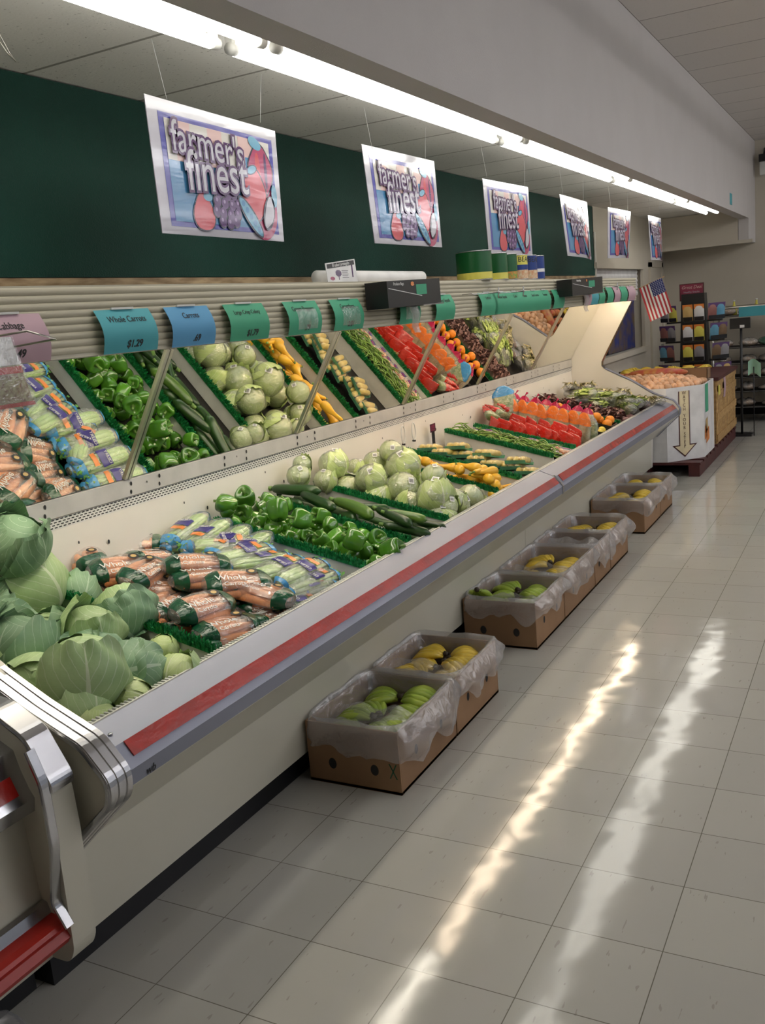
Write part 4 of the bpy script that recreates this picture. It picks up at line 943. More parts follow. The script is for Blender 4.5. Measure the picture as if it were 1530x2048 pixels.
# ================================================================== SNACK CARROT PACKS
def pack_proto():
    r = thing('snack_carrot_pack', '', 'x')
    m = MB(); rn = random.Random(9)
    for k in range(16): 
        x = rn.uniform(-.035, .035); y = rn.uniform(-.03, .03); z = rn.uniform(-.008, .010); a = rn.random()*3
        m.tube([(x-.014*math.cos(a), y-.014*math.sin(a), z), (x+.014*math.cos(a), y+.014*math.sin(a), z)], 0.0075, 6)
    m.build('baby_carrots', 'carrot', r)['kind'] = 'stuff'
    MB().blob(pillow(0.12, 0.09, 0.044, 5), 20, 14).build('plastic_bag', 'film', r)
    l = MB().box(-0.022, 0.022, -0.016, 0.014, 0.0215, 0.0235).build('label', 'purple_print', r)
    MB().box(-0.016, 0.016, -0.010, -0.002, 0.0236, 0.024).build('label_band', 'pink_bag', l)
    return r
pk = pack_proto()
for i in range(9):
    x = 0.12-i*0.078; y = 4.50+0.02*math.sin(i*2.3)
    put(pk, f'small orange snack carrot pack beside the green beans, {ORD[i]} from the rail', 'pack of carrots', (x, y, zdeck(x)+0.085+0.012*(i % 2)), (0.1, 0.23, 0.5+0.4*math.sin(i*1.7)), 'snack carrot packs')
bd = thing('snack_carrot_bin', 'low white tray under the snack carrot packs', 'tray', (-0.2, 4.52, 0.72))
MB().quadbox([(0.14, 4.43, zdeck(.14)+.004), (-0.58, 4.43, zdeck(-.58)+.004), (-0.58, 4.62, zdeck(-.58)+.004), (0.14, 4.62, zdeck(.14)+.004)], (0, 0, 0.045)).build('tray_base', 'white_plastic', bd, loc=(0.2, -4.52, -0.72))
# ================================================================== STANDING BAGS
def standing(name, i, Wd, D, H, top, body, topfrac, tie=False, label=None, front=None):
    """upright bag: thin across Y (row direction), printed top, clear lower part with contents"""
    rn = random.Random(800+i); r = thing(name, '', 'x')
    def fn(a, p, g=1.0):
        z = H*(0.5+0.5*math.cos(p)); t = z/H
        k = (1-max(0, (t-0.62)/0.38)**2.2*(0.80 if tie else (0.15 if front else 0.72)))*(1-0.25*max(0, (0.12-t)/0.12))
        wy = D/2*(1-0.92*max(0, (t-0.30)/0.70)**1.3)
        if p < 0.001 or p > PI-0.001: return (0, 0, z)
        kk = min(1, math.sin(p)*4)
        c, s_ = math.cos(a), math.sin(a)
        w = 1+0.13*noise3(z*55, c*4, s_*4, i)
        return (Wd/2*k*kk*w*math.copysign(abs(c)**0.7, c)*g, wy*kk*w*math.copysign(abs(s_)**0.8, s_)*g, z)
    MB().blob(lambda a, p: tuple(Vector((fn(a, p)[0]*.93, fn(a, p)[1]*.93, min(fn(a, p)[2], H*0.80)))), 22, 14).build('contents', body, r)
    pc = math.acos(2*(1-topfrac)-1)
    tp = MB().grid(lambda u, v: fn(2*PI*u, 0.05+(pc-0.05)*v, 1.03), 26, 8).build('printed_top', top, r)
    MB().blob(lambda a, p: fn(a, p, 1.012), 26, 18).build('plastic_bag', 'film', r)
    if tie:
        MB().tube([(0, 0, H*0.97), (0.004, 0, H*1.02), (0.016, 0.004, H*1.10)], [0.009, 0.006, 0.017], 8, scale2=0.5).build('twisted_top', tie, r)
    if front:
        MB().add([(Wd/2*.80, -D/2*.5, H*.16), (Wd/2*.80, D/2*.5, H*.16), (Wd/2*.82, 0, H*.62)], [(0, 1, 2)]).build('gold_panel', 'gold_print', r)
        MB().quadbox([(-Wd*.15, -D/2*1.07, H*.44), (Wd*.15, -D/2*1.07, H*.44), (Wd*.13, -D/2*.98, H*.54), (-Wd*.13, -D/2*.98, H*.54)], (0, -0.001, 0)).build('print_block', 'gold_print', r)
    return r
rb_ = [standing('red_vegetable_bag', k, 0.14, 0.072, 0.155, 'red_bag', 'green_veg', 0.70, front=True) for k in range(2)]
reds = [(590, 262, .80), (642, 285, .78), (690, 298, .77), (722, 310, .76), (766, 325, .75), (812, 345, .735), (862, 350, .73), (905, 365, .725), (945, 375, .72), (1000, 395, .70), (600, 230, .84), (660, 245, .83), (720, 265, .81), (780, 290, .79), (850, 315, .77)]
for i, (x, y, z) in enumerate(reds):
    c = at(800+x*.3922, 740+y*.3922, z+0.02); c.x = 0.075-(i % 10)*0.062 if i < 10 else 0.03-(i-10)*0.10; c.y = 4.77+0.012*math.sin(i*2) if i < 10 else 4.90
    c.z = zdeck(c.x)+(0.010 if i < 10 else 0.035)
    nmz = f'red printed vegetable bag standing behind the snack packs, {ORD[i]} from the rail' if i < 10 else f'red printed vegetable bag in the second file of red bags, {ORD[i-10]} from the rail'
    put(rb_[i % 2], nmz, 'bag of vegetables', c, (0.1*math.sin(i), 0.28+0.1*math.sin(i*2), -0.5+0.25*math.sin(i*1.9)), 'red vegetable bags', 1.0)
for i, (x, y, z) in enumerate([(335, 200, .95), (385, 215, .94), (455, 235, .90), (430, 190, .95)]):
    c = Vector((-0.50+0.05*(i % 2), 4.80+0.085*i, zdeck(-0.5)+0.14))
    put(rb_[i % 2], f'red vegetable bag lying near the back panel, {["leftmost", "left middle", "right and biggest", "behind the others"][i]}', 'bag of vegetables', c, (-1.0, 0.5, 0.9+i*0.5), 'red vegetable bags', 0.95)
ob = [standing('orange_topped_bag', 10+k, 0.13, 0.085, 0.265, 'orange_bag', 'beige_veg', 0.34) for k in range(2)]
for i, (x, y) in enumerate([(678, 235), (720, 235), (748, 262), (800, 262), (865, 270), (908, 300), (932, 310), (985, 325)]):
    c = at(800+x*.3922, 740+y*.3922, .86-.012*i); c.x = 0.06-i*0.078; c.y = 5.06+0.015*math.sin(i*2.3); c.z = zdeck(c.x)+0.01
    put(ob[i % 2], f'clear bag of pale roots with orange top, {ORD[i]} from the rail', 'bag of vegetables', c, (0.05*math.sin(i*2), 0.22, -0.4+0.2*math.sin(i*3)), 'orange-topped bags', 1.0)
mg = [standing('magenta_topped_bag', 20+k, 0.12, 0.085, 0.265, 'pink_bag', 'beige_veg', 0.16, tie='pink_bag') for k in range(2)]
for i, (x, y) in enumerate([(600, 200), (645, 190), (700, 190), (845, 215), (905, 225), (975, 235), (1015, 260), (1070, 260)]):
    c = at(800+x*.3922, 740+y*.3922, .88-.012*i); c.x = 0.03-i*0.080; c.y = 5.24+0.02*math.sin(i*1.7); c.z = zdeck(c.x)+0.012
    put(mg[i % 2], f'clear bag with twisted magenta top, {ORD[i]} from the rail', 'bag of vegetables', c, (0, 0.2, 0.2*math.sin(i*2)), 'magenta-topped bags', 1.0)
bb = standing('blue_topped_bag', 30, 0.17, 0.08, 0.25, 'bag_blue', 'green_veg', 0.30)
c = at(960, 808, 0.93); put(bb, 'tall clear bag with crumpled blue and white top leaning on the mirror ledge', 'bag of vegetables', (-0.47, 5.02, zdeck(-0.47)+0.12), (0, -0.15, 0.5), None, 1.0)
cl = standing('clear_salad_bag', 31, 0.15, 0.09, 0.22, 'film', 'green_veg', 0.3)
c = at(1212, 868, 0.74); put(cl, 'shiny clear salad bag standing beside the oranges at the rail', 'bag of vegetables', (min(c.x, 0.06), 5.25, zdeck(0.05)+0.005), (0, 0.15, -0.3), None, 1.0)

# ================================================================== ORANGES, LEMONS, ROOTS AND GREENS
def fruit(name, R, m, flat=0.95, seed=0):
    o = MB().blob(lambda a, p: (R*math.sin(p)*math.cos(a), R*math.sin(p)*math.sin(a), R*flat*math.cos(p)*(1-0.06*max(0, math.cos(p))**8)), 20, 12).build(name, m); return o
def crate(name, label, x0, x1, y0, y1, h, m='black', lift=0.03):
    cx, cy = (x0+x1)/2, (y0+y1)/2; r = thing(name, label, 'crate', (cx, cy, zdeck(cx))); o = Vector((-cx, -cy, -zdeck(cx)))
    def zz(x): return zdeck(x)+0.004
    MB().quadbox([(x0, y0, zz(x0)), (x1, y0, zz(x1)), (x1, y1, zz(x1)), (x0, y1, zz(x0))], (0, 0, lift)).build('base', m, r, loc=o)
    for (xa, ya), (xb, yb), nrm in (((x0, y0), (x1, y0), (0, .006, 0)), ((x1, y0), (x1, y1), (.006, 0, 0)), ((x1, y1), (x0, y1), (0, -.006, 0)), ((x0, y1), (x0, y0), (-.006, 0, 0))):
        MB().quadbox([(xa, ya, zz(xa)), (xb, yb, zz(xb)), (xb, yb, zz(xb)+h), (xa, ya, zz(xa)+h)], nrm).build('side', m, r, loc=o)
    return r
crate('black_fruit_crate', 'black crate with the oranges at the rail', -0.58, 0.14, 5.64, 5.84, 0.10)
crate('black_fruit_crate', 'black crate with the lemons in front of the oranges', -0.58, 0.14, 5.45, 5.63, 0.075)
og = fruit('orange', 0.038, 'orange'); lg = fruit('lemon', 0.030, 'lemon', 1.15)
first = True
for i in range(16):
    x = 0.10-(i//2)*0.083; y = 5.695+0.085*(i % 2); z = zdeck(x)+0.105+0.02*((i*7) % 3)
    o = og if i == 0 else og.copy()
    if i: COL.objects.link(o)
    o.location = (x, y, z); tag(o, f'orange in the black crate, {"near" if i%2==0 else "far"} file, {ORD[i//2]} from the rail', 'orange', 'oranges in the crate')
for i in range(12):
    x = 0.09-(i//2)*0.10; y = 5.50+0.07*(i % 2); z = zdeck(x)+0.06+0.008*(i % 3)
    o = lg if i == 0 else lg.copy()
    if i: COL.objects.link(o)
    o.location = (x, y, z); o.rotation_euler = (1.2+i, 0.5, i); tag(o, f'yellow lemon in the low black crate, {"near" if i%2==0 else "far"} file, {ORD[i//2]} from the rail', 'lemon', 'lemons in the crate')
w = thing('brown_bin_wall', 'brown slanted panel in front of the beet bunches', 'divider', (-0.2, 6.02, 0.72))
MB().quadbox([(0.13, 6.02, zdeck(.13)), (-0.6, 6.02, zdeck(-.6)), (-0.6, 6.02, zdeck(-.6)+0.13), (0.13, 6.02, zdeck(.13)+0.10)], (0, 0.008, 0)).build('panel', mat('brown_panel', (0.28, 0.19, 0.15), 0.4), w, loc=(0.2, -6.02, -0.72))
def bunch(name, i, root_m, leaf_m, nroot, R, nleaf, wrap=True):
    rn = random.Random(900+i); r = thing(name, '', 'x')
    for k in range(nroot):
        a = k*2*PI/nroot; y = R*1.3*math.cos(a); z = R*0.9*math.sin(a)+R
        MB().tube([(0.10, y, z), (0.085, y, z), (0.055, y, z), (0.02, y*0.7, z*0.8), (0, y*0.4, z*0.6)], [0.003, R*0.7, R, R*0.7, R*0.3], 9).build('root', root_m, r)
    m = MB()
    for k in range(nleaf):
        a = rn.uniform(-1, 1)*0.5; L = rn.uniform(0.08, 0.19); y0_ = rn.uniform(-.02, .02); z0_ = R+rn.uniform(-.01, .02)
        p0 = Vector((0, y0_, z0_)); p1 = p0+Vector((-L*0.6*math.cos(a), L*0.6*math.sin(a), 0.03+rn.random()*0.03)); p2 = p0+Vector((-L*math.cos(a), L*math.sin(a), 0.01+rn.random()*0.05))
        w_ = rn.uniform(0.006, 0.015); s_ = Vector((math.sin(a), math.cos(a), rn.uniform(-.5, .5)))*w_
        m.add([p0-s_*.2, p0+s_*.2, p1+s_, p1-s_, p2+s_*.3, p2-s_*.3], [(0, 1, 2, 3), (3, 2, 4, 5)])
    m.build('leaves', leaf_m, r)['kind'] = 'stuff'
    if wrap: MB().blob(lambda a, p: (-0.05+0.15*-math.cos(p), 0.065*math.sin(p)**0.6*math.cos(a), R+0.015+0.045*math.sin(p)**0.6*math.sin(a)), 18, 12).build('film_wrap', 'film_tight', r)
    return r
beetp = bunch('beet_bunch', 0, 'beet', 'beet', 5, 0.024, 60, False)
for i in range(16):
    x = 0.10-(i % 8)*0.092; y = 6.10+0.13*(i//8)+0.02*math.sin(i)
    put(beetp, f'bunch of dark purple beets, {"near" if i<8 else "far"} file, {ORD[i%8]} from the rail', 'bunch of beets', (x, y, zdeck(x)+0.055), (0.2*math.sin(i), 0.23, 1.2+0.9*math.sin(i*3.1)), 'bunches of beets', 0.95)
grp = bunch('green_onion_bunch', 1, 'grape_green', 'grape_green', 6, 0.016, 90, True)
for i in range(14):
    x = 0.08-(i % 7)*0.085; y = 6.42+0.20*(i//7)+0.02*math.sin(i*2)
    if i % 7 > 5: continue
    put(grp, f'wrapped pale green leafy bunch, {"near" if i<7 else "far"} file, {ORD[i%7]} from the rail', 'leafy bunch', (x, y, zdeck(x)+0.075+0.03*(i % 2)), (0.3*math.sin(i), 0.23, 2.0+1.1*math.sin(i*2.7)), 'wrapped green bunches', 1.1)
radp = bunch('radish_bunch', 2, 'beet', 'beige_veg', 6, 0.018, 70, True)
for i in range(14):
    x = 0.12-(i % 7)*0.105; y = 6.88+0.20*(i//7)+0.02*math.sin(i*2.3)
    put(radp, f'wrapped purple bunch near the far end panel, {"near" if i<7 else "far"} file, {ORD[i%7]} from the rail', 'purple bunch', (x, min(y, 7.16), zdeck(x)+0.06+0.035*(i % 3 == 0)), (0.3*math.sin(i), 0.23, 1.5+1.3*math.sin(i*2.1)), 'wrapped purple bunches', 1.0)
# ================================================================== CANOPY: price cards, hooks, boxes, cans
tags = [(0.016, 0.253, 'tag_pink', 'Cabbage', '.49', 'pink'), (0.455, 0.690, 'tag_teal', 'Whole Carrots', '$1.29', 'teal'), (0.760, 0.982, 'tag_blue', 'Carrots', '.69', 'blue'), (1.068, 1.306, 'tag_green', 'Large Crisp Celery', '$1.79', 'green'),
        (1.440, 1.680, 'tag_green', 'Green Peppers', '.79', 'green'), (1.785, 2.035, 'tag_green', 'Cucumbers', '2/$1', 'green')]
def tagy(px): return atx(px, 615, 0.0).y
for a, b, n in ((795, 836, 'Zucchini'), (868, 906, 'Green Squash'), (960, 992, 'Lettuce'), (988, 1020, 'Yellow Squash'), (1020, 1040, 'Corn'), (1040, 1060, 'Beans'), (1060, 1080, 'Snack Carrots'), (1080, 1100, 'Romaine'), (1106, 1127, 'Salad')):
    tags.append((tagy(a), tagy(b), 'tag_green', n, '', 'green'))
for a, b, m_, c_ in ((1170, 1182, 'tag_pink', 'pink'), (1182, 1196, 'tag_teal', 'teal'), (1197, 1209, 'tag_green', 'green'), (1214, 1226, 'tag_green', 'green'), (1228, 1240, 'tag_pink', 'pink'), (1241, 1254, 'tag_green', 'green'), (1256, 1270, 'tag_pink', 'pink')):
    tags.append((tagy(a), min(tagy(b), 7.33), m_, '', '', c_))
for i, (ya, yb, m_, t1, t2, cn_) in enumerate(tags):
    W_ = yb-ya
    def card(u, v, h=0.0, ya=ya, W_=W_, i=i):
        z = 1.800-0.128*v; bow = 0.020*math.sin(PI*v)**1.0+0.004+0.006*v
        return (-0.016+bow+h, ya+W_*u+0.012*v, z)
    lb = f'{cn_} price card reading {t1} on the ribbed canopy' if t1 else f'{cn_} price card far along the canopy, {ORD[i-15]} in the last group'
    if t1 == 'Carrots': lb = 'blue price card reading Carrots .69, between Whole Carrots and Celery'
    r = thing('price_card', lb, 'price card', (-0.01, (ya+yb)/2, 1.735), group='price cards clipped to the canopy'); o = Vector((0.01, -(ya+yb)/2, -1.735))
    m = MB().grid(lambda u, v: card(u, v), 2, 12); m.grid(lambda u, v: card(1-u, v, -0.0006), 2, 12)
    m.build('card', m_, r, loc=o)
    MB().box(-0.012, -0.006, ya+W_*.3, ya+W_*.7, 1.800, 1.806).build('clip', 'white_plastic', r, loc=o)
    if t1:
        def arch(x, y, z, card=card, W_=W_):
            return card(0.5+x/W_, (0.064-y)/0.128, z+0.0012)
        idm = Matrix.Translation(o)
        fs = min(0.026, W_*1.55/max(6, len(t1)))
        text_obj('lettering', t1, fs, 'print_black', r, idm @ Matrix.Translation((0, 0, 0)), arch=lambda x, y, z, a=arch: a(x, y+0.034, z), ext=0.0002)
        if t2:
            text_obj('price', t2, 0.030, 'print_black', r, idm, arch=lambda x, y, z, a=arch: a(x+0.01, y-0.040, z), ext=0.0002, shear=0.25, off=0.0006)
    if i in (4, 5, 6):
        MB().grid(lambda u, v: card(0.25+0.6*u, 0.25+0.6*v, 0.004), 6, 8).build('plastic_sleeve', 'film', r, loc=o)
# wire hooks
def hook(y0, y1, z, label):
    r = thing('wire_hook', label, 'hook', (0.0, y0, z)); o = Vector((0, -y0, -z))
    MB().tube([(-0.02, y0, z), (0.04, y0, z), (0.05, y0, z-0.004), (0.05, y1, z), (0.04, y1, z+0.004), (-0.02, y1, z), (-0.02, y1, z+0.03)], 0.0028, 6).build('wire', 'chrome', r, loc=o)
    MB().tube([(0.05, y1-0.03, z-0.03), (0.055, y1-0.03, z+0.03)], 0.004, 6).build('tip', 'chrome', r, loc=o)
hook(3.22, 3.62, 1.795, 'bent wire hook beside the overlapping green price cards')
hook(3.62, 4.05, 1.795, 'bent wire hook in front of the green Lettuce price card')
hook(6.05, 6.4, 1.80, 'shiny wire hooks beyond the far bag box')
# produce bag dispensers
def bagbox(y0, y1, label, text):
    r = thing('bag_dispenser', label, 'bag dispenser', (0.045, (y0+y1)/2, 1.745), rot=(0.02, 0, 0.0)); o = Vector((-0.045, -(y0+y1)/2, -1.745))
    b = MB().box(-0.005, 0.105, y0, y1, 1.752, 1.868)
    ob_ = b.build('box', 'black', r, loc=o); L = y1-y0
    MB().box(-0.012, 0.115, y1-L*.40, y1+0.01, 1.747, 1.752).build('shelf_bracket', 'chrome', r, loc=o)
    p = MB().box(0.1052, 0.106, y0+L*.52, y0+L*.72, 1.80, 1.846).build('green_panel', 'tag_green', r, loc=o)
    MB().add([(0.1062+0.0001*k, y0+L*.45+0.016*math.cos(k*PI/6)*(1+0.3*(k % 2)), 1.85+0.010*math.sin(k*PI/6)) for k in range(12)], [tuple(range(12))]).build('red_print', 'orange_print', r, loc=o)
    MB().quadbox([(0.1055, y0+L*.02, 1.835), (0.1055, y0+L*.62, 1.792), (0.1055, y0+L*.62, 1.795), (0.1055, y0+L*.02, 1.838)], (0.0008, 0, 0)).build('white_line', 'print_white', r, loc=o)
    text_obj('lettering', text, 0.019, 'print_white', r, Matrix.Translation(o) @ frame_mat((0.106, y0+L*.20, 1.853), (0, 1, 0), (0, 0, 1)))
    MB().add([(0.02, y1+0.0006, 1.79), (0.075, y1+0.0006, 1.80), (0.03, y1+0.0006, 1.85)], [(0, 1, 2)]).build('side_print', 'tag_green', r, loc=o)
    n = 10
    MB().grid(lambda u, v: (0.055+0.018*math.cos(2*PI*u)*(1-.3*v)+0.01*math.sin(v*6), y0+L*.60+0.03*math.sin(2*PI*u)*(1-.35*v)+0.05*v, 1.75-0.125*v), n, 8).build('hanging_bag', 'liner', r, loc=o)
    return r
bagbox(2.10, 2.66, 'black Produce Bags box on the canopy with a clear bag hanging from it', 'Produce Bags')
bagbox(4.89, 5.70, 'black bag box with green leaf print at the far half of the canopy', 'Produce Bags')
# paper roll and little notice on the canopy top
r = thing('paper_roll', 'long white bag roll lying on the canopy behind the notice card', 'roll', (-0.16, 2.58, 1.904))
MB().tube([(0, -0.62, 0), (0, 0.44, 0), (0, 0.455, 0)], [0.03, 0.03, 0.022], 20).build('roll', 'paper_white', r)
MB().tube([(0, 0.45, 0), (0, 0.457, 0)], 0.012, 12).build('core', 'cardboard', r)
r = thing('notice_card', 'small white Spanish notice with a black title bar standing on the canopy', 'notice', (-0.03, 1.955, 1.873), rot=(0, -0.08, 0))
MB().quadbox([(0, -0.128, 0), (0, 0.128, 0.0), (0, 0.128, 0.098), (0, -0.128, 0.076)], (0.002, 0, 0)).build('card', 'paper_white', r)
MB().quadbox([(0.0022, -0.118, 0.054), (0.0022, 0.118, 0.074), (0.0022, 0.118, 0.093), (0.0022, -0.118, 0.072)], (0.0005, 0, 0)).build('title_bar', 'print_black', r)
text_obj('lettering', 'El sabor protegido', 0.020, 'print_white', r, frame_mat((0.0029, 0.0, 0.0735), (0, 1, 0.09), (0, 0, 1)))
MB().add([(0.0024, -0.03+0.026*math.cos(k*PI/4+.4), 0.036+0.015*math.sin(k*PI/4+.4)) for k in range(8)], [tuple(range(8))]).build('drawing', 's_purple', r)
MB().box(0.0022, 0.0026, -0.033, -0.028, 0.008, 0.024).build('drawing', 's_purple', r)
MB().add([(0.0024, -0.085+0.02*math.cos(k*PI/4+.4), 0.014+0.008*math.sin(k*PI/4+.4)) for k in range(8)], [tuple(range(8))]).build('drawing', 's_magenta', r)
MB().quadbox([(0.0022, 0.085, 0.02), (0.0022, 0.095, 0.02), (0.0022, 0.10, 0.075), (0.0022, 0.088, 0.075)], (0.0004, 0, 0)).build('drawing', 's_purple', r)
for q in range(5): MB().box(0.0022, 0.0025, 0.0, 0.055-0.006*(q % 2), 0.018+q*0.007, 0.0195+q*0.007).build('text_line', 's_black', r)
# cans
def can(y, R, H, cols, label, nm=''):
    r = thing('food_can', label, 'can', (-0.09, y, 1.873), group='cans on top of the canopy')
    n = 28
    MB().tube([(0, 0, 0), (0, 0, 0.004), (0, 0, 0.0045), (0, 0, H-0.0045), (0, 0, H-0.004), (0, 0, H)], [R*.98, R, R*.97, R*.97, R, R*.98], n).build('tin', 'chrome', r)
    z = 0.006
    for k, (c_, f_) in enumerate(cols):
        h = (H-0.012)*f_
        MB().tube([(0, 0, z), (0, 0, z+h-0.0002)], R*.985, n, cap=False).build('label_band', c_, r); z += h
    def arch(x, yy, zz): a = x/R-0.15; return ((R*.99+zz)*math.cos(a), (R*.99+zz)*math.sin(a), yy)
    if nm: text_obj('lettering', nm, R*0.62, 'print_white' if nm != 'BEANS' else 'print_black', r, Matrix.Identity(4), arch=lambda x, yy, zz: arch(x, yy+H*0.80, zz), ext=0.0004)
    return r
M['can_green'] = mat('dark_green_can_label', (0.008, 0.10, 0.025), 0.3); M['can_yellow'] = mat('yellow_can_print', (0.75, 0.68, 0.12), 0.35); M['can_blue'] = mat('navy_can_label', (0.01, 0.04, 0.22), 0.3)
M['can_bean'] = mat('bean_can_photo', (0.62, 0.30, 0.15), 0.4, c2=(0.70, 0.60, 0.40), nscale=60); M['can_mix'] = mat('vegetable_can_photo', (0.70, 0.22, 0.04), 0.4, c2=(0.10, 0.35, 0.05), nscale=50)
can(3.60, 0.105, 0.165, [('can_yellow', .25), ('can_green', .75)], 'largest green can, nearest of the row on the canopy')
can(3.93, 0.08, 0.160, [('can_yellow', .25), ('can_green', .75)], 'tall green can with a yellow foot, second of the row')
can(4.12, 0.075, 0.158, [('can_mix', .30), ('can_green', .70)], 'green can with a carrot picture, third of the row')
can(4.32, 0.075, 0.156, [('can_bean', .38), ('can_blue', .22), ('can_yellow', .40)], 'can with yellow top and beans picture, beside the carrot picture can', 'BEANS')
can(4.51, 0.075, 0.156, [('can_bean', .38), ('can_blue', .62)], 'navy blue can with beans picture', 'BEANS')
can(4.68, 0.07, 0.156, [('can_blue', .30), ('paper_white', .15), ('can_blue', .55)], 'thin navy and white can, last of the row')
# seed packet bag hanging at the left edge
r = thing('hanging_seed_packet', 'clear packet with red print hanging from a wire peg at the left edge', 'packet', (0.10, 0.00, 1.72))
MB().tube([(-0.12, 0.03, 0.02), (0.06, 0.05, 0.03), (0.10, 0.10, 0.005), (-0.02, 0.0, -0.01)], 0.003, 6).build('peg', 'steel', r)
def pf2(u, v): return (0.03+0.012*math.sin(PI*u)*math.sin(PI*v), -0.17+0.19*u+0.045*v, 0.02-0.17*v)
MB().grid(pf2, 8, 8).build('pouch', mat('dried_herbs', (0.45, 0.42, 0.20), 0.5, c2=(0.25, 0.16, 0.08), nscale=90), r)
MB().grid(lambda u, v: tuple(Vector(pf2(u, 0.42+0.10*v))+Vector((0.003, 0, 0))), 6, 2).build('red_band', 'red_bag', r)
MB().grid(lambda u, v: tuple(Vector(pf2(u, 0.94+0.06*v))+Vector((0.003, 0, 0))), 6, 2).build('red_band', 'red_bag', r)
MB().grid(lambda u, v: tuple(Vector(pf2(u, 0.40*v))+Vector((0.003, 0, 0))), 6, 4).build('header', 'paper_white', r)
MB().grid(lambda u, v: tuple(Vector(pf2(u*1.04-.02, v*1.03))+Vector((0.006, 0, 0))), 8, 8).build('film', 'film', r)
# rings hanging at the panel seam, dark label strip
for y, lb in ((3.55, 'cream ring hanging left of the back panel seam'), (3.70, 'cream ring hanging right of the back panel seam')):
    r = thing('hanging_ring', lb, 'ring', (-0.615, y, 0.99))
    MB().tube([(0, 0.026*math.cos(2*PI*k/24), 0.055*math.sin(2*PI*k/24)) for k in range(25)], 0.004, 6, cap=False).build('loop', 'white_plastic', r)
    MB().tube([(-0.012, 0, -0.06), (0.008, 0, -0.06)], 0.006, 8).build('peg', 'print_black', r)
r = thing('warning_label', 'narrow dark maroon label standing where the white bean panel meets the back', 'label', (-0.60, 3.95, 0.90))
MB().box(0, 0.006, -0.018, 0.018, -0.08, 0.10).build('strip', 'black', r)
MB().box(0.0062, 0.0068, -0.05, 0.035, 0.05, 0.105).build('head', mat('maroon_label', (0.07, 0.01, 0.03), 0.4), r)
for q in range(3): MB().box(0.0069, 0.0073, -0.035, 0.02, 0.062+q*0.013, 0.066+q*0.013).build('text_line', 's_magenta', r)

# ================================================================== HANGING CARDS
SIGNS = [((0.909, 2.477), (1.655, 2.456), (1.637, 2.038), (0.911, 2.044), 'nearest, with wavy light streaks, in front of the green wall'), ((2.363, 2.489), (3.159, 2.494), (3.162, 2.052), (2.391, 2.052), 'second from the left, above the notice card'),
 ((3.845, 2.464), (4.668, 2.479), (4.687, 2.040), (3.875, 2.031), 'third, directly above the food cans'), ((5.371, 2.484), (6.104, 2.475), (6.093, 2.025), (5.437, 2.045), 'fourth, curled, at the end of the green wall'),
 ((6.76, 2.475), (7.60, 2.485), (7.551, 2.062), (6.768, 2.05), 'fifth, in front of the cream wall'), ((8.345, 2.493), (8.979, 2.491), (8.973, 2.052), (8.425, 2.055), 'last and farthest, in front of the cream wall')]
STR = [((0.98, 1.02), (1.599, 1.558)), ((2.417, 2.465), (3.082, 3.046)), ((3.85, 3.92), (4.62, 4.60)), ((5.40, 5.46), (6.02, 6.0)), ((6.80, 6.86), (7.5, 7.48)), ((8.40, 8.45), (8.90, 8.9))]
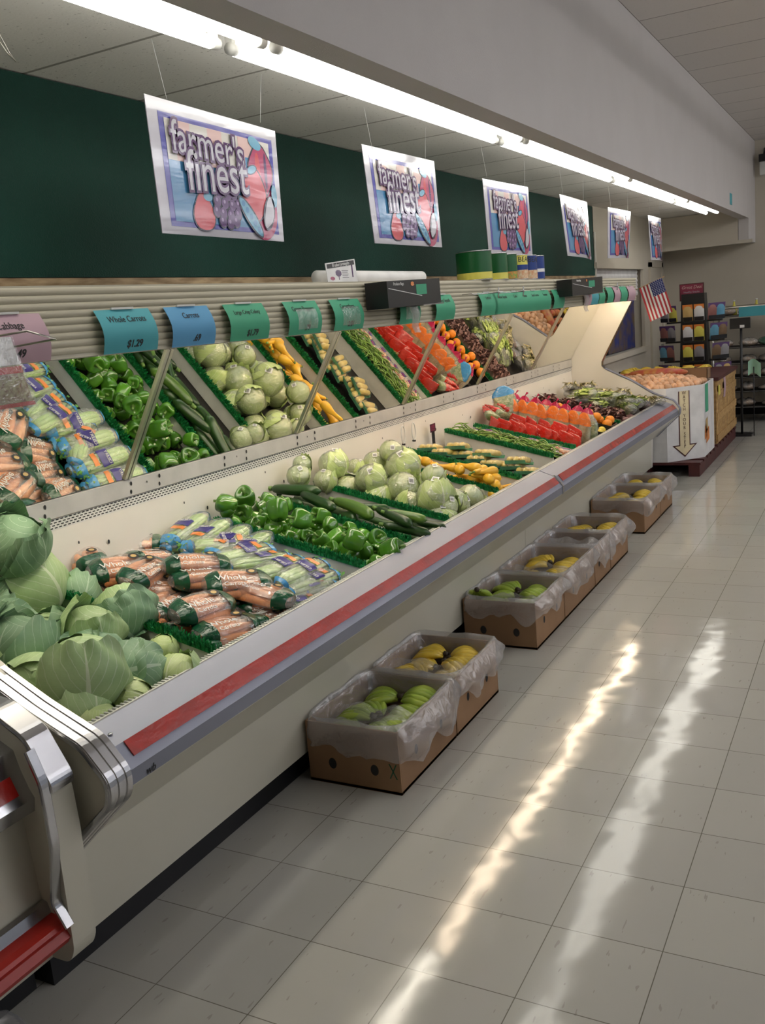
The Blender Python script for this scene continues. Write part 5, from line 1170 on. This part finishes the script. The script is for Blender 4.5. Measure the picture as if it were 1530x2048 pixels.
for si, (TL, TR, BR, BL, ph) in enumerate(SIGNS):
    bow = 0.0 if si < 3 else 0.02
    cyy = (TL[0]+TR[0])/2; r = thing('hanging_card', f"glossy farmer's finest card, {ph}", 'hanging sign', (-0.10, cyy, 2.25), group="farmer's finest cards hanging from the soffit")
    tiltx = [0.0, 0.01, 0.0, 0.02, -0.02, 0.0][si]
    def mp(u, v, h=0.0, TL=TL, TR=TR, BR=BR, BL=BL, bow=bow, cyy=cyy, tiltx=tiltx):
        y = (BL[0]*(1-u)+BR[0]*u)*(1-v)+(TL[0]*(1-u)+TR[0]*u)*v; z = (BL[1]*(1-u)+BR[1]*u)*(1-v)+(TL[1]*(1-u)+TR[1]*u)*v
        return (h+bow*math.sin(PI*u)*(1.2-v)+tiltx*(1-v), y-cyy, z-2.25)
    m = MB().grid(lambda u, v: mp(u, v), 10, 8); m.grid(lambda u, v: mp(1-u, v, -0.003), 10, 8); m.build('card', 's_white', r)
    def rect(u0, u1, v0, v1, h, mt, nm='print_field'): return MB().grid(lambda u, v: mp(u0+(u1-u0)*u, v0+(v1-v0)*v, h), 8, 6).build(nm, mt, r)
    def ell(cu_, cv, ru, rv, h, mt, nm, rot=0.0, n=26, f=None):
        pts = []
        for k in range(n):
            a = 2*PI*k/n; g = f(a) if f else 1; x = ru*math.cos(a)*g; y = rv*math.sin(a)*g*0.57
            xx = x*math.cos(rot)-y*math.sin(rot); yy = x*math.sin(rot)+y*math.cos(rot); pts.append(mp(cu_+xx, cv+yy/0.57, h))
        return MB().add(pts, [tuple(range(n))]).build(nm, mt, r)
    rect(0.07, 0.955, 0.06, 0.905, 0.0008, 's_navy', 'blue_frame'); rect(0.105, 0.92, 0.10, 0.865, 0.0014, 's_blue', 'sky_field')
    rect(0.105, 0.92, 0.56, 0.865, 0.0020, 's_cream', 'cream_field')
    for q in range(3): rect(0.17+q*0.24, 0.28+q*0.24, 0.56, 0.865, 0.0024, 's_pink', 'peach_stripe')
    rect(0.70, 0.92, 0.45, 0.70, 0.0026, 's_blue', 'sky_field')
    ell(0.82, 0.26, 0.13, 0.26, 0.003, 's_magenta', 'rose_halo')
    for nm_, cu_, cv, ru, rv, mt, fn in (('pepper_print', 0.825, 0.60, 0.10, 0.22, 's_magenta', lambda a: 1+0.06*math.cos(4*a)), ('tomato_print', 0.745, 0.39, 0.105, 0.22, 's_red', lambda a: 1+0.04*math.cos(5*a)), ('strawberry_print', 0.32, 0.20, 0.075, 0.15, 's_red', lambda a: 1-0.22*math.sin(a)*0.5+0.1*math.cos(3*a+PI/2))):
        hq = {'p': 0.0034, 't': 0.0050, 's': 0.0034}[nm_[0]]; ell(cu_, cv, ru*1.10, rv*1.07, hq, 's_black', 'outline', f=fn); ell(cu_, cv, ru, rv, hq+0.0005, mt, nm_, f=fn)
    ell(0.80, 0.61, 0.022, 0.15, 0.0043, 's_red', 'pepper_print'); ell(0.87, 0.61, 0.012, 0.16, 0.0043, 's_purple', 'outline')
    ell(0.79, 0.835, 0.055, 0.05, 0.0046, 's_pea', 'leaf_print', rot=-.3); ell(0.74, 0.60, 0.05, 0.04, 0.0060, 's_black', 'outline', rot=.3); ell(0.74, 0.60, 0.042, 0.03, 0.0064, 's_pea', 'leaf_print', rot=.3)
    ell(0.36, 0.315, 0.035, 0.035, 0.0046, 's_pea', 'leaf_print')
    rg = random.Random(3)
    for q, (gu, gv) in enumerate([(0.49, .44), (.54, .42), (.46, .37), (.52, .35), (.57, .36), (.43, .29), (.49, .28), (.55, .27), (.60, .28), (.42, .21), (.47, .20), (.53, .19), (.59, .20), (.46, .13), (.52, .12), (.57, .14)]):
        g_ = ell(gu, gv, 0.034, 0.058, 0.0042+q*0.00008, 's_black', 'outline'); ell(gu, gv, 0.028, 0.048, 0.0050+q*0.00008, 's_grape', 'grape_print'); 
        if si < 3: ell(gu-.006, gv+.012, 0.009, 0.016, 0.0066, 's_grape_light', 'grape_print')
    ell(0.70, 0.19, 0.135, 0.075, 0.0066, 's_black', 'outline', rot=-0.78); ell(0.70, 0.19, 0.125, 0.055, 0.0072, 's_pea', 'pea_pod_print', rot=-0.78)
    for q in range(5): ell(0.64+q*0.030, 0.30-q*0.053, 0.015, 0.026, 0.0076, 's_blue', 'pea_print')
    ell(0.865, 0.24, 0.05, 0.16, 0.0078, 's_black', 'outline', rot=-0.35); ell(0.865, 0.24, 0.038, 0.14, 0.0084, 's_white', 'garlic_print', rot=-0.35, f=lambda a: 1+0.12*math.cos(3*a))
    ell(0.925, 0.40, 0.025, 0.10, 0.0078, 's_pea', 'leaf_print')
    Wm = TR[0]-TL[0]; Hm = TL[1]-BL[1]
    for t_, sz, u0_, v0_, sh in (("farmer's", 0.128, 0.405, 0.715, -0.03), ("finest", 0.170, 0.45, 0.50, 0.03)):
        for off, h, mt in ((0.0085, 0.0088+(0.0016 if t_ == 'finest' else 0), 's_purple'), (0.0004, 0.0096+(0.0016 if t_ == 'finest' else 0), 's_white')):
            text_obj('lettering', t_, sz, mt, r, Matrix.Identity(4), arch=lambda x, y, z, h=h, u0_=u0_, v0_=v0_, sh=sh: mp(u0_+x/Wm, v0_+(y*1.15+sh*x/Wm)/Hm, h+z), ext=0.0002, off=off, sx=0.98)
    for (ya, yb), uu in zip(STR[si], (0, 1)):
        MB().tube([(0, ya-cyy, 2.655-2.25), (0, yb-cyy, 2.475-2.25)], 0.0012, 5).build('string', 'print_white', r)
r = thing('bare_hanging_wire', 'bent bare wire hanging from the soffit at the left picture edge', 'wire', (-0.2, 0.40, 2.655))
MB().tube([(0, 0, 0), (0.0, 0.07, -0.12), (0.0, 0.09, -0.14), (0.0, 0.06, -0.12), (0, 0.02, -0.07)], 0.002, 6).build('wire', 'steel', r)
r = thing('small_wall_card', 'small teal card stuck on the white soffit wall near its far end', 'card', (WX, 9.75, 2.66))
MB().box(0.0, 0.003, -0.08, 0.08, -0.06, 0.06).build('card', 'tag_teal', r)
r = thing('security_camera', 'small dark camera on a bracket in the far upper corner', 'camera', (0.62, 11.9, 3.30))
MB().tube([(0, 0.10, 0.12), (0, 0.0, 0.02)], 0.012, 8).build('bracket', 'black', r); MB().box(-0.05, 0.05, -0.12, 0.05, -0.06, 0.03).build('housing', 'black', r); MB().box(-0.04, 0.04, -0.10, 0.02, -0.22, -0.061).build('cover', 'white_plastic', r)
# ================================================================== BANANA BOXES
def banana_hand_proto(i, m):
    rn = random.Random(1000+i); r = thing('banana_hand', '', 'x'); n = 5
    for k in range(n):
        f = (k-(n-1)/2); R_ = 0.115; pts = []; rad = []
        for t in range(11):
            a = -0.62+1.30*t/10; x = R_*math.sin(a); z = R_*math.cos(a)-R_*0.80
            sp = 0.030*f*(0.35+0.65*min(1, t/5)); pts.append((x, sp+0.0, z-abs(f)*0.004)); rad.append([0.005, 0.011, 0.0155, 0.0175, 0.018, 0.018, 0.0175, 0.016, 0.013, 0.009, 0.005][t])
        b = MB().tube(pts, rad, 6).build('banana', m, r)
        p = Vector(pts[-1]); d = (p-Vector(pts[-2])).normalized(); MB().tube([p-d*.002, p+d*0.008], [0.0052, 0.004], 6).build('tip', 'banana_tip', b)
    MB().tube([(-0.085, 0, 0.0), (-0.066, 0, 0.004)], [0.012, 0.016], 8, scale2=0.8).build('crown', 'banana_tip', r)
    return r
bhg = [banana_hand_proto(k, 'banana_g') for k in range(2)]; bhy = [banana_hand_proto(4+k, 'banana_y') for k in range(2)]
BOX = [(1.125, 1.63, 'g', 'front banana box with a green X on its side', 0), (1.64, 2.115, 'y', 'banana box directly behind the front one', 1), (2.665, 3.14, 'g', 'banana box with a banana stem standing up, first of the middle group', 2),
 (3.15, 3.765, 'y', 'banana box second in the middle group', 3), (3.775, 4.14, 'e', 'nearly empty banana box third in the middle group', 4), (4.15, 4.61, 'y', 'banana box last in the middle group', 5), (5.13, 5.70, 'y', 'nearer box of the farthest pair', 6), (5.71, 6.16, 'y', 'farther box of the farthest pair', 7)]
BXC = 0.297
BSH = ['front box', 'box behind the front one', 'nearest box of the middle group', 'second middle box', 'third middle box', 'last middle box', 'nearer far box', 'farthest box']
for (ya, yb, kind, ph, bi) in BOX:
    cy = (ya+yb)/2; hy = (yb-ya)/2; hx = 0.196; H = 0.245
    r = thing('banana_box', 'brown cardboard '+ph.replace('brown ', ''), 'cardboard box', (BXC, cy, 0), group='banana boxes on the floor')
    MB().box(-hx, hx, -hy, hy, 0.001, 0.012).build('base', 'cardboard', r)
    for s_ in (-1, 1):
        sd = MB().box(-hx, hx, s_*hy-0.004*(s_+1)/1, s_*hy+0.004*(1-s_)/1, 0.0, H).build('end_wall', 'cardboard', r)
        for hxx in (-0.09, 0.09):
            MB().add([(hxx+0.017*math.cos(2*PI*k/14), s_*(hy+0.0006), 0.085+0.022*math.sin(2*PI*k/14)) for k in range(14)], [tuple(range(14)) if s_ > 0 else tuple(range(13, -1, -1))]).build('hand_hole', 'dark', sd)
        sw = MB().box(s_*hx-0.004*(s_+1), s_*hx+0.004*(1-s_), -hy+0.009, hy-0.009, 0.0, H).build('side_wall', 'cardboard', r)
        for hyy in (-hy*.45, hy*.45):
            MB().add([(s_*(hx+0.0006), hyy+0.014*math.cos(2*PI*k/14), 0.12+0.019*math.sin(2*PI*k/14)) for k in range(14)], [tuple(range(14))]).build('hand_hole', 'dark', sw)
    if bi == 0:
        for d_ in (-1, 1): MB().quadbox([(0.165-0.014*d_, -hy-0.0008, 0.062), (0.170-0.014*d_, -hy-0.0008, 0.062), (0.170+0.014*d_, -hy-0.0008, 0.120), (0.165+0.014*d_, -hy-0.0008, 0.120)], (0, -0.0006, 0)).build('green_mark', 'bag_green', r)
    MB().quadbox([(-0.03, -hy+0.03, 0.14), (0.03, -hy+0.03, 0.16), (0.03, hy-0.03, 0.16), (-0.03, hy-0.03, 0.14)], (0, 0, 0.002)).build('kraft_sheet', 'cardboard', r)
    # plastic liner draped over the rim
    rn = random.Random(40+bi); sd_ = rn.random()*9; drop = rn.uniform(0.08, 0.12)
    def lin(u, v, hx=hx, hy=hy, sd_=sd_, drop=drop, bi=bi):
        a = 2*PI*u; c, s_ = math.cos(a), math.sin(a); k = 1/max(abs(c)**8+abs(s_)**8, 1e-9)**(1/8)
        n1 = noise3(c*4, s_*4, v*3, sd_); n2 = noise3(c*11, s_*11, v*9, sd_+3)
        bulge = 0.028*max(0, c)*(1.0+0.6*n1)+0.010
        if v < 0.35:
            t = v/0.35; off = -0.030*(1-t)-0.010; z = 0.13+(H+0.010-0.13)*t
        elif v < 0.5:
            t = (v-0.35)/0.15; off = -0.010+(0.012+bulge*0.5)*t+0.004; z = H+0.010+0.014*math.sin(PI*t)+0.006*n1
        else:
            t = (v-0.5)/0.5; off = 0.006+bulge*(0.5+math.sin(PI*min(1, t*1.1))*0.9)+0.006*n2*t; z = H+0.008-(drop+0.035*n1*t)*t*(1.0+0.25*max(0, c))
        off += 0.003*n2
        if s_ > 0.72: off = min(off, 0.004)
        if s_ < -0.72: off = min(off, 0.004 if bi in (1, 3, 4, 5, 7) else 0.02)
        if c < -0.7: off = min(off, 0.004); 
        return ((hx+off)*c*k, (hy+off)*s_*k, z)
    MB().grid(lin, 90, 22).build('plastic_liner', 'liner', r)
    MB().grid(lambda u, v: (-hx*.9+1.8*hx*u, -hy*.9+1.8*hy*v*(0.45 if bi != 4 else 0.8), 0.205+0.03*noise3(u*5, v*4, 0, sd_)+0.02*math.sin(PI*u)), 24, 14).build('plastic_sheet', 'film' if bi != 4 else 'liner', r)
    if kind == 'e': cells = [(-1, -0.3)]
    else: cells = [(sx, t) for sx in (-1, 1) for t in (-0.74, -0.26, 0.22, 0.70)]
    for j, (sx, t) in enumerate(cells):
        P_ = bhg if kind == 'g' else bhy
        put(P_[j % 2], f'{"green" if kind=="g" else "yellow"} banana hand, {BSH[bi]}, {"left" if sx<0 else "right"} side, {ORD[j%4]} from the front', 'bananas', (BXC+sx*0.085, cy+t*(hy-0.03), 0.178+0.014*math.sin(j*2+bi)), (0.15*math.sin(j), 0.1, (0.15 if sx > 0 else PI-0.15)+0.5*math.sin(j*2.7+bi)), 'banana hands in the boxes', 1.0)
c = at(955, 1175, 0.27)
o = put(bhg[0], 'green bananas whose stem sticks up over the box edge of the middle group', 'bananas', (0.135, 2.79, 0.215), (0, 0.9, 1.9), 'banana hands in the boxes', 1.0)
# ================================================================== FAR END: onion bin, crates, racks
pal = thing('maroon_pallet', 'dark maroon pallet under the white onion bin and the wooden crate bin', 'pallet', (0.0, 8.6, 0)); po = Vector((0, -8.6, 0))
for x in (-0.56, 0.0, 0.46): MB().box(x-0.05, x+0.05, 7.39, 9.85, 0.0, 0.11).build('stringer', 'maroon_wood', pal, loc=po)
for i in range(12): MB().box(-0.62, 0.52, 7.38+i*0.21, 7.38+i*0.21+0.14, 0.111, 0.135).build('deck_board', 'maroon_wood', pal, loc=po)
bin_ = thing('onion_bin', 'white octagonal cardboard bin of onions with an arrow reading WATCH YOUR STEP', 'produce bin', (0.0, 7.95, 0.136))
oc = [(-0.62, 0.32), (-0.62, -0.32), (-0.40, -0.56), (0.22, -0.56), (0.51, -0.26), (0.51, 0.34), (0.30, 0.52), (-0.40, 0.52)]
hb = 0.70
for k in range(8):
    a = Vector((*oc[k], 0)); b = Vector((*oc[(k+1) % 8], 0)); n = (a+b).normalized()*-0.008
    MB().quadbox([a, b, b+Vector((0, 0, hb)), a+Vector((0, 0, hb))], (n.x, n.y, 0)).build('wall_panel', 'paper_white', bin_)
MB().add([(x*.98, y*.98, hb-0.10) for x, y in oc], [tuple(range(7, -1, -1))]).build('false_floor', 'cardboard', bin_)
# arrow on the front panel, facing the camera
def fp(x, z, h=0.0):
    t = (x-0.10)*1.4+0.195; k = 0.7071
    return (0.22+0.695*t+k*(h+0.002), -0.56+0.719*t-k*(h+0.002), z)
ar = [(0.055, 0.66), (0.055, 0.15), (0.0, 0.15), (0.10, 0.03), (0.20, 0.15), (0.145, 0.15), (0.145, 0.66)]
MB().add([fp(x, z) for x, z in ar], [tuple(range(7))]).build('arrow_outline', 'maroon_wood', bin_)
M['arrow'] = mat('pale_yellow_print', (0.80, 0.68, 0.42), 0.5)
ar2 = [(0.063, 0.66), (0.063, 0.14), (0.02, 0.14), (0.10, 0.045), (0.18, 0.14), (0.137, 0.14), (0.137, 0.66)]
MB().add([fp(x, z, 0.001) for x, z in ar2], [tuple(range(7))]).build('arrow', 'arrow', bin_)
zt = 0.64
for w_ in ('WATCH', 'YOUR', 'STEP'):
    for ch in w_:
        text_obj('lettering', ch, 0.044, 'maroon_wood', bin_, frame_mat(fp(0.10, zt, 0.002), (0.695, 0.719, 0), (0, 0, 1))); zt -= 0.0385
    zt -= 0.022
MB().add([(-0.19+0.09*math.cos(k*PI/10), -0.5622, 0.17+0.10*math.sin(k*PI/10)) for k in range(20)], [tuple(range(20))]).build('fruit_print', 'orange_print', bin_)
MB().add([(-0.17+0.09*math.cos(k*PI/10), -0.5626, 0.09+0.02*math.sin(k*PI/10)) for k in range(20)], [tuple(range(20))]).build('fruit_print', 'red_bag', bin_)
# right panels prints
q0 = Vector((0.51, -0.26, 0)); q1 = Vector((0.51, 0.34, 0)); dn = Vector((1, 0, 0))*0.002
MB().add([q0+(q1-q0)*.12+Vector((0, 0, z))+dn for z in (.42, )]+[q0+(q1-q0)*.42+Vector((0, 0, .42))+dn, q0+(q1-q0)*.42+Vector((0, 0, .69))+dn, q0+(q1-q0)*.12+Vector((0, 0, .69))+dn], [(0, 1, 2, 3)]).build('green_card', 'tag_green', bin_)
for z, m_, w0, w1 in ((0.16, 'orange_print', .02, .22), (0.22, 'gold_print', .10, .35), (0.12, 'orange_print', .15, .48)):
    MB().add([q0+(q1-q0)*w0+Vector((0, 0, z))+dn*1.5, q0+(q1-q0)*w1+Vector((0, 0, z+.02))+dn*1.5, q0+(q1-q0)*(w1-.03)+Vector((0, 0, z+.15))+dn*1.5, q0+(q1-q0)*(w0+.03)+Vector((0, 0, z+.13))+dn*1.5], [(0, 1, 2, 3)]).build('churro_print', m_, bin_)
onp = MB().blob(lambda a, p: (0.036*math.sin(p)*math.cos(a), 0.036*math.sin(p)*math.sin(a), 0.034*math.cos(p)+0.010*max(0, math.cos(p))**10), 14, 10).build('onion', 'onion')
rn = random.Random(12); cnt = 0
for j in range(14):
    for i in range(15):
        x = -0.52+i*0.070+0.035*(j % 2)+rn.uniform(-.008, .008); y = -0.48+j*0.068+rn.uniform(-.008, .008)
        if abs(x+0.06)+abs(y)*1.0 > 0.82 or x-y > 0.66 or x > 0.44 or y > 0.44 or x < -.55: continue
        o = onp if cnt == 0 else onp.copy()
        if cnt: COL.objects.link(o)
        dome = 0.10*max(0, 1-((x+.05)/.6)**2-(y/.55)**2)
        o.location = (x, 7.95+y, 0.136+hb-0.045+dome+rn.uniform(0, .02)); o.rotation_euler = (rn.uniform(-1, 1), rn.uniform(-1, 1), rn.random()*6); cnt += 1
        tag(o, 'yellow onion in the heap of the white octagonal bin', 'onion', 'onions in the octagonal bin')
rb2 = thing('net_bag_of_onions', 'red net bag of fruit lying across the back of the onion heap', 'net bag', (0.0, 8.1, 0.93))
MB().blob(lambda a, p: (0.30*math.cos(p)*-1, 0.07*math.sin(p)*math.cos(a), 0.05*math.sin(p)*math.sin(a)), 16, 16).build('net', 'nectarine', rb2)
# wooden crate bin
crb = thing('wooden_crate_bin', 'square wooden slatted bin with maroon rim beyond the onion bin', 'crate', (0.0, 9.20, 0.136))
for s_, nx in ((0.50, 1), (-0.58, -1)):
    for k in range(14):
        y = -0.70+k*0.10; MB().box(s_-0.006, s_+0.006, y, y+0.088, 0.0, 0.655).build('slat', 'wood', crb)
    for z in (0.02, 0.24, 0.46, 0.60): MB().box(s_+0.007*nx, s_+0.016*nx, -0.70, 0.70, z, z+0.075).build('rail', 'wood', crb)
for s_ in (-0.71, 0.70):
    for k in range(11): MB().box(-0.565+k*0.097, -0.565+k*0.097+0.085, s_-0.006, s_+0.006, 0.0, 0.655).build('slat', 'wood', crb)
MB().box(-0.60, 0.53, -0.72, 0.72, 0.655, 0.69).build('rim', 'maroon_wood', crb)
MB().grid(lambda u, v: (0.518+0.004*math.sin(v*3), -0.30+0.13*u+0.02*math.sin(v*4), 0.66-0.22*v), 4, 8).build('pink_slip', 'tag_pink', crb)
MB().box(0.518, 0.521, -0.66, -0.54, 0.50, 0.60).build('yellow_slip', 'can_yellow', crb)
nk = fruit('nectarine', 0.038, 'nectarine'); rn = random.Random(2)
ybp = bhy[1]
for i in range(30):
    x = -0.50+(i % 10)*0.098; y = 8.50+(i//10)*0.09
    o = nk if i == 0 else nk.copy()
    if i: COL.objects.link(o)
    o.location = (x, y, 0.86+rn.uniform(0, .02)); tag(o, 'red and yellow fruit in the front rows of the wooden crate bin', 'fruit', 'fruit in the wooden bin')
for i in range(12):
    x = -0.50+(i % 6)*0.16; y = 8.90+(i//6)*0.2
    put(ybp, f'yellow banana hand on the wooden crate bin, {["front", "rear"][i//6]} row, {ORD[i%6]} from the wall side', 'bananas', (x, y, 0.88), (0.2, 0.1, i*0.9), 'bananas on the wooden bin', 1.0)
cbx = thing('small_carton', 'small open brown carton standing on the right rim of the bins', 'cardboard box', (0.30, 8.34, 0.84))
MB().box(-0.16, 0.16, -0.10, -0.095, 0, 0.10).box(-0.16, 0.16, 0.095, 0.10, 0, 0.10).box(-0.16, -0.155, -0.10, 0.10, 0, 0.10).box(0.155, 0.16, -0.10, 0.10, 0, 0.10).build('walls', 'cardboard', cbx)
# peg display tower
tw = thing('peg_display_tower', 'tall black revolving rack of hanging packets with a maroon header sign', 'display rack', (0.0, 10.3, 0))
MB().extr([(-0.20, 0), (0.20, 0), (0.13, 1.68), (-0.13, 1.68)], -0.10, 0.10).build('body', 'black', tw)
hd = MB().box(-0.165, 0.115, -0.02, 0.0, 1.60, 1.80).build('header', 'maroon_wood', tw)
M['header'] = mat('maroon_header_print', (0.22, 0.02, 0.05), 0.4)
MB().box(-0.155, 0.105, -0.024, -0.0205, 1.61, 1.79).build('header_face', 'header', hd)
text_obj('lettering', 'Great Deal', 0.052, 's_pink', hd, frame_mat((-0.025, -0.0245, 1.755), (1, 0, 0), (0, 0, 1)), shear=0.3)
text_obj('lettering', 'Healthy Snacks', 0.030, 's_white', hd, frame_mat((-0.025, -0.0245, 1.70), (1, 0, 0), (0, 0, 1)))
MB().box(-0.13, 0.09, -0.0255, -0.0245, 1.650, 1.658).build('text_line', 's_white', hd)
M['pack_brown'] = mat('brown_snack_print', (0.20, 0.12, 0.06), 0.35); M['pack_grey'] = mat('grey_snack_print', (0.30, 0.29, 0.30), 0.35); M['pack_rose'] = mat('dull_rose_snack_print', (0.30, 0.12, 0.10), 0.35)
cols = ['gold_print', 'pack_grey', 'pack_brown', 'paper_white', 'pack_rose', 'pack_grey', 'can_yellow', 's_pea']
sn = 0
for row in range(5):
    z = 1.55-row*0.235; off = 0.02*row
    for (x, y, rz, side) in ((-0.055, -0.14-off, 0, 'front'), (0.075, -0.14-off, 0, 'front'), (-0.25-off, -0.05, -0.5, 'left'), (-0.36-off*.5, 0.0, -0.5, 'left'), (0.22+off, -0.06, 0.7, 'right'), (0.30+off, 0.02, 0.7, 'right')):
        p = thing('snack_packet', f'hanging snack packet on the {side} of the black rack, {ORD[row]} tier, {"inner" if abs(x)<0.26 and x!=0.075 else "outer"}', 'packet', (x, 10.3+y, z), rot=(0.12, 0, rz), group='packets on the peg display tower')
        MB().grid(lambda u, v: (-0.058+0.116*u, -0.016*math.sin(PI*v)*math.sin(PI*u), -0.19*v), 6, 8).build('pouch', cols[(sn*3+row) % 8], p)
        MB().box(-0.058, 0.058, -0.004, -0.001, -0.05, 0.005).build('header_card', 'orange_print' if side == 'front' else 's_grape', p)
        MB().box(-0.054, 0.054, -0.0165, -0.015, -0.185, -0.14).build('footer', 'black', p)
        sn += 1
    for rz, x, y in ((0, 0.0, -0.11-off), (0, -0.22-off, 0.03), (0, 0.20+off, 0.03)):
        MB().box(x-0.11, x+0.11, y-0.02, y+0.05, z-0.21, z-0.19).build('tray', 'black', tw)
# flag
fl = thing('american_flag', 'small United States flag on a stick at the far end of the canopy', 'flag', (0.0, 7.42, 1.78))
P0 = Vector((-0.012, 7.45, 1.775)); P1 = Vector((0.195, 7.45, 1.853)); D = Vector((0.0945, 0, -0.3135))
def fm_(u, v, h=0.0):
    p = P0+(P1-P0)*u+D*v-Vector((0, 7.42, 1.78)); w = 0.010*math.sin(u*7+v*3); return (p.x, p.y-h+w, p.z)
for k in range(13):
    MB().grid(lambda u, v, k=k: fm_((k+u)/13, v), 1, 10).build('stripe', 'flag_red' if False else ('red_flag' if k % 2 == 0 else 'print_white'), fl) if 'red_flag' in M else None
M['red_flag'] = mat('red_flag_cloth', (0.48, 0.04, 0.05), 0.7); M['navy_flag'] = mat('navy_flag_cloth', (0.02, 0.03, 0.14), 0.7)
for k in range(13): MB().grid(lambda u, v, k=k: fm_((k+u)/13, v), 1, 10).build('stripe', 'red_flag' if k % 2 == 0 else 'print_white', fl)
MB().grid(lambda u, v: fm_(6/13+u*7/13, v*0.40, 0.0015), 6, 6).build('canton', 'navy_flag', fl)
for a in range(9):
    for b in range(6 if a % 2 == 0 else 5):
        u0_ = 6/13+(7/13)*((b+0.5+(0.5 if a % 2 else 0))/6.0); v0_ = 0.40*(a+0.5)/9
        pts = []
        for k in range(10):
            rr = 0.0052 if k % 2 == 0 else 0.0022; p = Vector(fm_(u0_, v0_, 0.003)); pts.append((p.x+rr*math.cos(k*PI/5), p.y, p.z+rr*math.sin(k*PI/5)))
        MB().add(pts, [tuple(range(10))]).build('star', 'print_white', fl)
MB().tube([fm_(-0.12, 0), fm_(1.12, 0)], 0.0035, 6).build('stick', 'wood', fl)
# hanging scale stand
sc_ = thing('scale_on_post', 'black scale head on a thin black post behind the wooden bin', 'scale', (0.56, 10.02, 0))
MB().box(-0.12, 0.12, -0.12, 0.12, 0, 0.02).build('base', 'black', sc_); MB().tube([(0, 0, 0.02), (0, 0, 1.26)], 0.014, 8).build('post', 'black', sc_)
MB().box(-0.12, 0.10, -0.03, 0.03, 1.24, 1.36).build('head', 'black', sc_); MB().box(-0.01, 0.04, -0.0315, -0.030, 1.25, 1.28).build('label', 'print_white', sc_)
gp = thing('green_paper', 'pale green curled paper on the far corner of the wooden bin', 'paper', (0.70, 9.95, 0.80))
MB().grid(lambda u, v: (-0.06+0.14*u, 0.02*math.sin(u*5), 0.06-0.16*v+0.03*math.sin(u*4)), 8, 8).build('sheet', mat('mint_paper', (0.30, 0.52, 0.38), 0.6), gp)
MB().tube([(0, 0.01, -0.80), (0, 0.01, 0.0)], 0.006, 6).build('stand', 'black', gp)
# bread rack
rk = thing('wire_bakery_rack', 'tall metal rack with curved top rail against the back wall, cut by the right edge', 'shelf rack', (0.80, 11.4, 0))
fr = [(-0.72, -0.28), (-0.72, 0.28), (1.0, -0.28), (1.0, 0.28)]
for x, y in fr: MB().tube([(x, y, 0), (x, y, 1.36)], 0.016, 8).build('upright', 'steel', rk)
for y in (-0.28, 0.28): MB().tube([(-0.72, y, 1.36), (-0.70, y, 1.43), (-0.62, y, 1.46), (0.9, y, 1.47), (1.0, y, 1.36)], 0.016, 8).build('top_rail', 'steel', rk)
for z in (0.20, 0.40, 0.58, 0.76, 0.96, 1.36):
    sh = MB().box(-0.70, 0.98, -0.27, 0.27, z-0.012, z+0.0)
    sh.build('shelf', 'dark', rk); MB().tube([(-0.71, -0.285, z), (0.99, -0.285, z)], 0.007, 6).build('shelf_lip', 'chrome', rk)
MB().box(-0.40, -0.02, -0.30, -0.297, 1.34, 1.46).build('teal_card', 'tag_teal', rk)
MB().box(0.0, 0.30, -0.30, -0.297, 1.36, 1.46).build('pink_card', 'tag_pink', rk)
M['bag_plain'] = mat('plastic_bag_contents', (0.55, 0.38, 0.24), 0.4, c2=(0.62, 0.60, 0.55), nscale=14); M['green_bag'] = mat('green_bag', (0.04, 0.24, 0.12), 0.35)
rn = random.Random(21)
for zi, z in enumerate((0.20, 0.40, 0.58, 0.76, 0.96, 1.36)):
    for k in range(5):
        x = -0.58+k*0.26+rn.uniform(-.03, .03); W_, H_ = rn.uniform(.08, .12), rn.uniform(.03, .05)
        sd_ = rn.random()*9; gcol = (zi == 4 and k == 2)
        p = thing('bakery_bag', f'{"green" if gcol else "clear"} bag on the bakery rack, {["lowest", "second", "third", "fourth", "fifth", "top"][zi]} shelf, {ORD[k]} from the left', 'bag', (0.80+x, 11.28, z), group='bags on the bakery rack')
        MB().blob(lambda a, q: (W_*math.sin(q)*math.cos(a)*(1+.1*math.sin(5*a+sd_)), 0.09*math.sin(q)*math.sin(a), H_*(1+math.cos(q))*(1+.15*math.sin(3*a+sd_))), 16, 10).build('contents', 'green_bag' if gcol else 'bag_plain', p)
        MB().blob(lambda a, q: (W_*1.08*math.sin(q)*math.cos(a)*(1+.1*math.sin(5*a+sd_)), 0.096*math.sin(q)*math.sin(a), H_*1.08*(1+math.cos(q))*(1+.15*math.sin(3*a+sd_))), 16, 10).build('film', 'film', p)
for px_, z in ((1460, 1.36),):
    for k in range(3):
        p = thing('yellow_bottle', f'small yellow capped bottle on top of the rack, {ORD[k]} from the left', 'bottle', (0.30+k*0.27, 11.45, 1.361), group='bottles on the bakery rack')
        MB().tube([(0, 0, 0), (0, 0, 0.10), (0, 0, 0.13), (0, 0, 0.17)], [0.035, 0.035, 0.014, 0.012], 14).build('body', 'can_yellow', p); MB().tube([(0, 0, 0.17), (0, 0, 0.19)], 0.014, 12).build('cap', 'white_plastic', p)
# crumpled bag at the lower left corner
p = thing('plastic_bag_on_floor', 'crumpled white plastic bag on the floor at the lower left corner', 'plastic bag', (0.10, -0.36, 0))
MB().blob(lambda a, q: ((0.10+.02*noise3(a*2, q*4, 0))*math.sin(q)*math.cos(a), 0.09*math.sin(q)*math.sin(a), 0.04*(1+math.cos(q))*(1+.2*math.sin(4*a))), 20, 12).build('bag', 'liner', p)
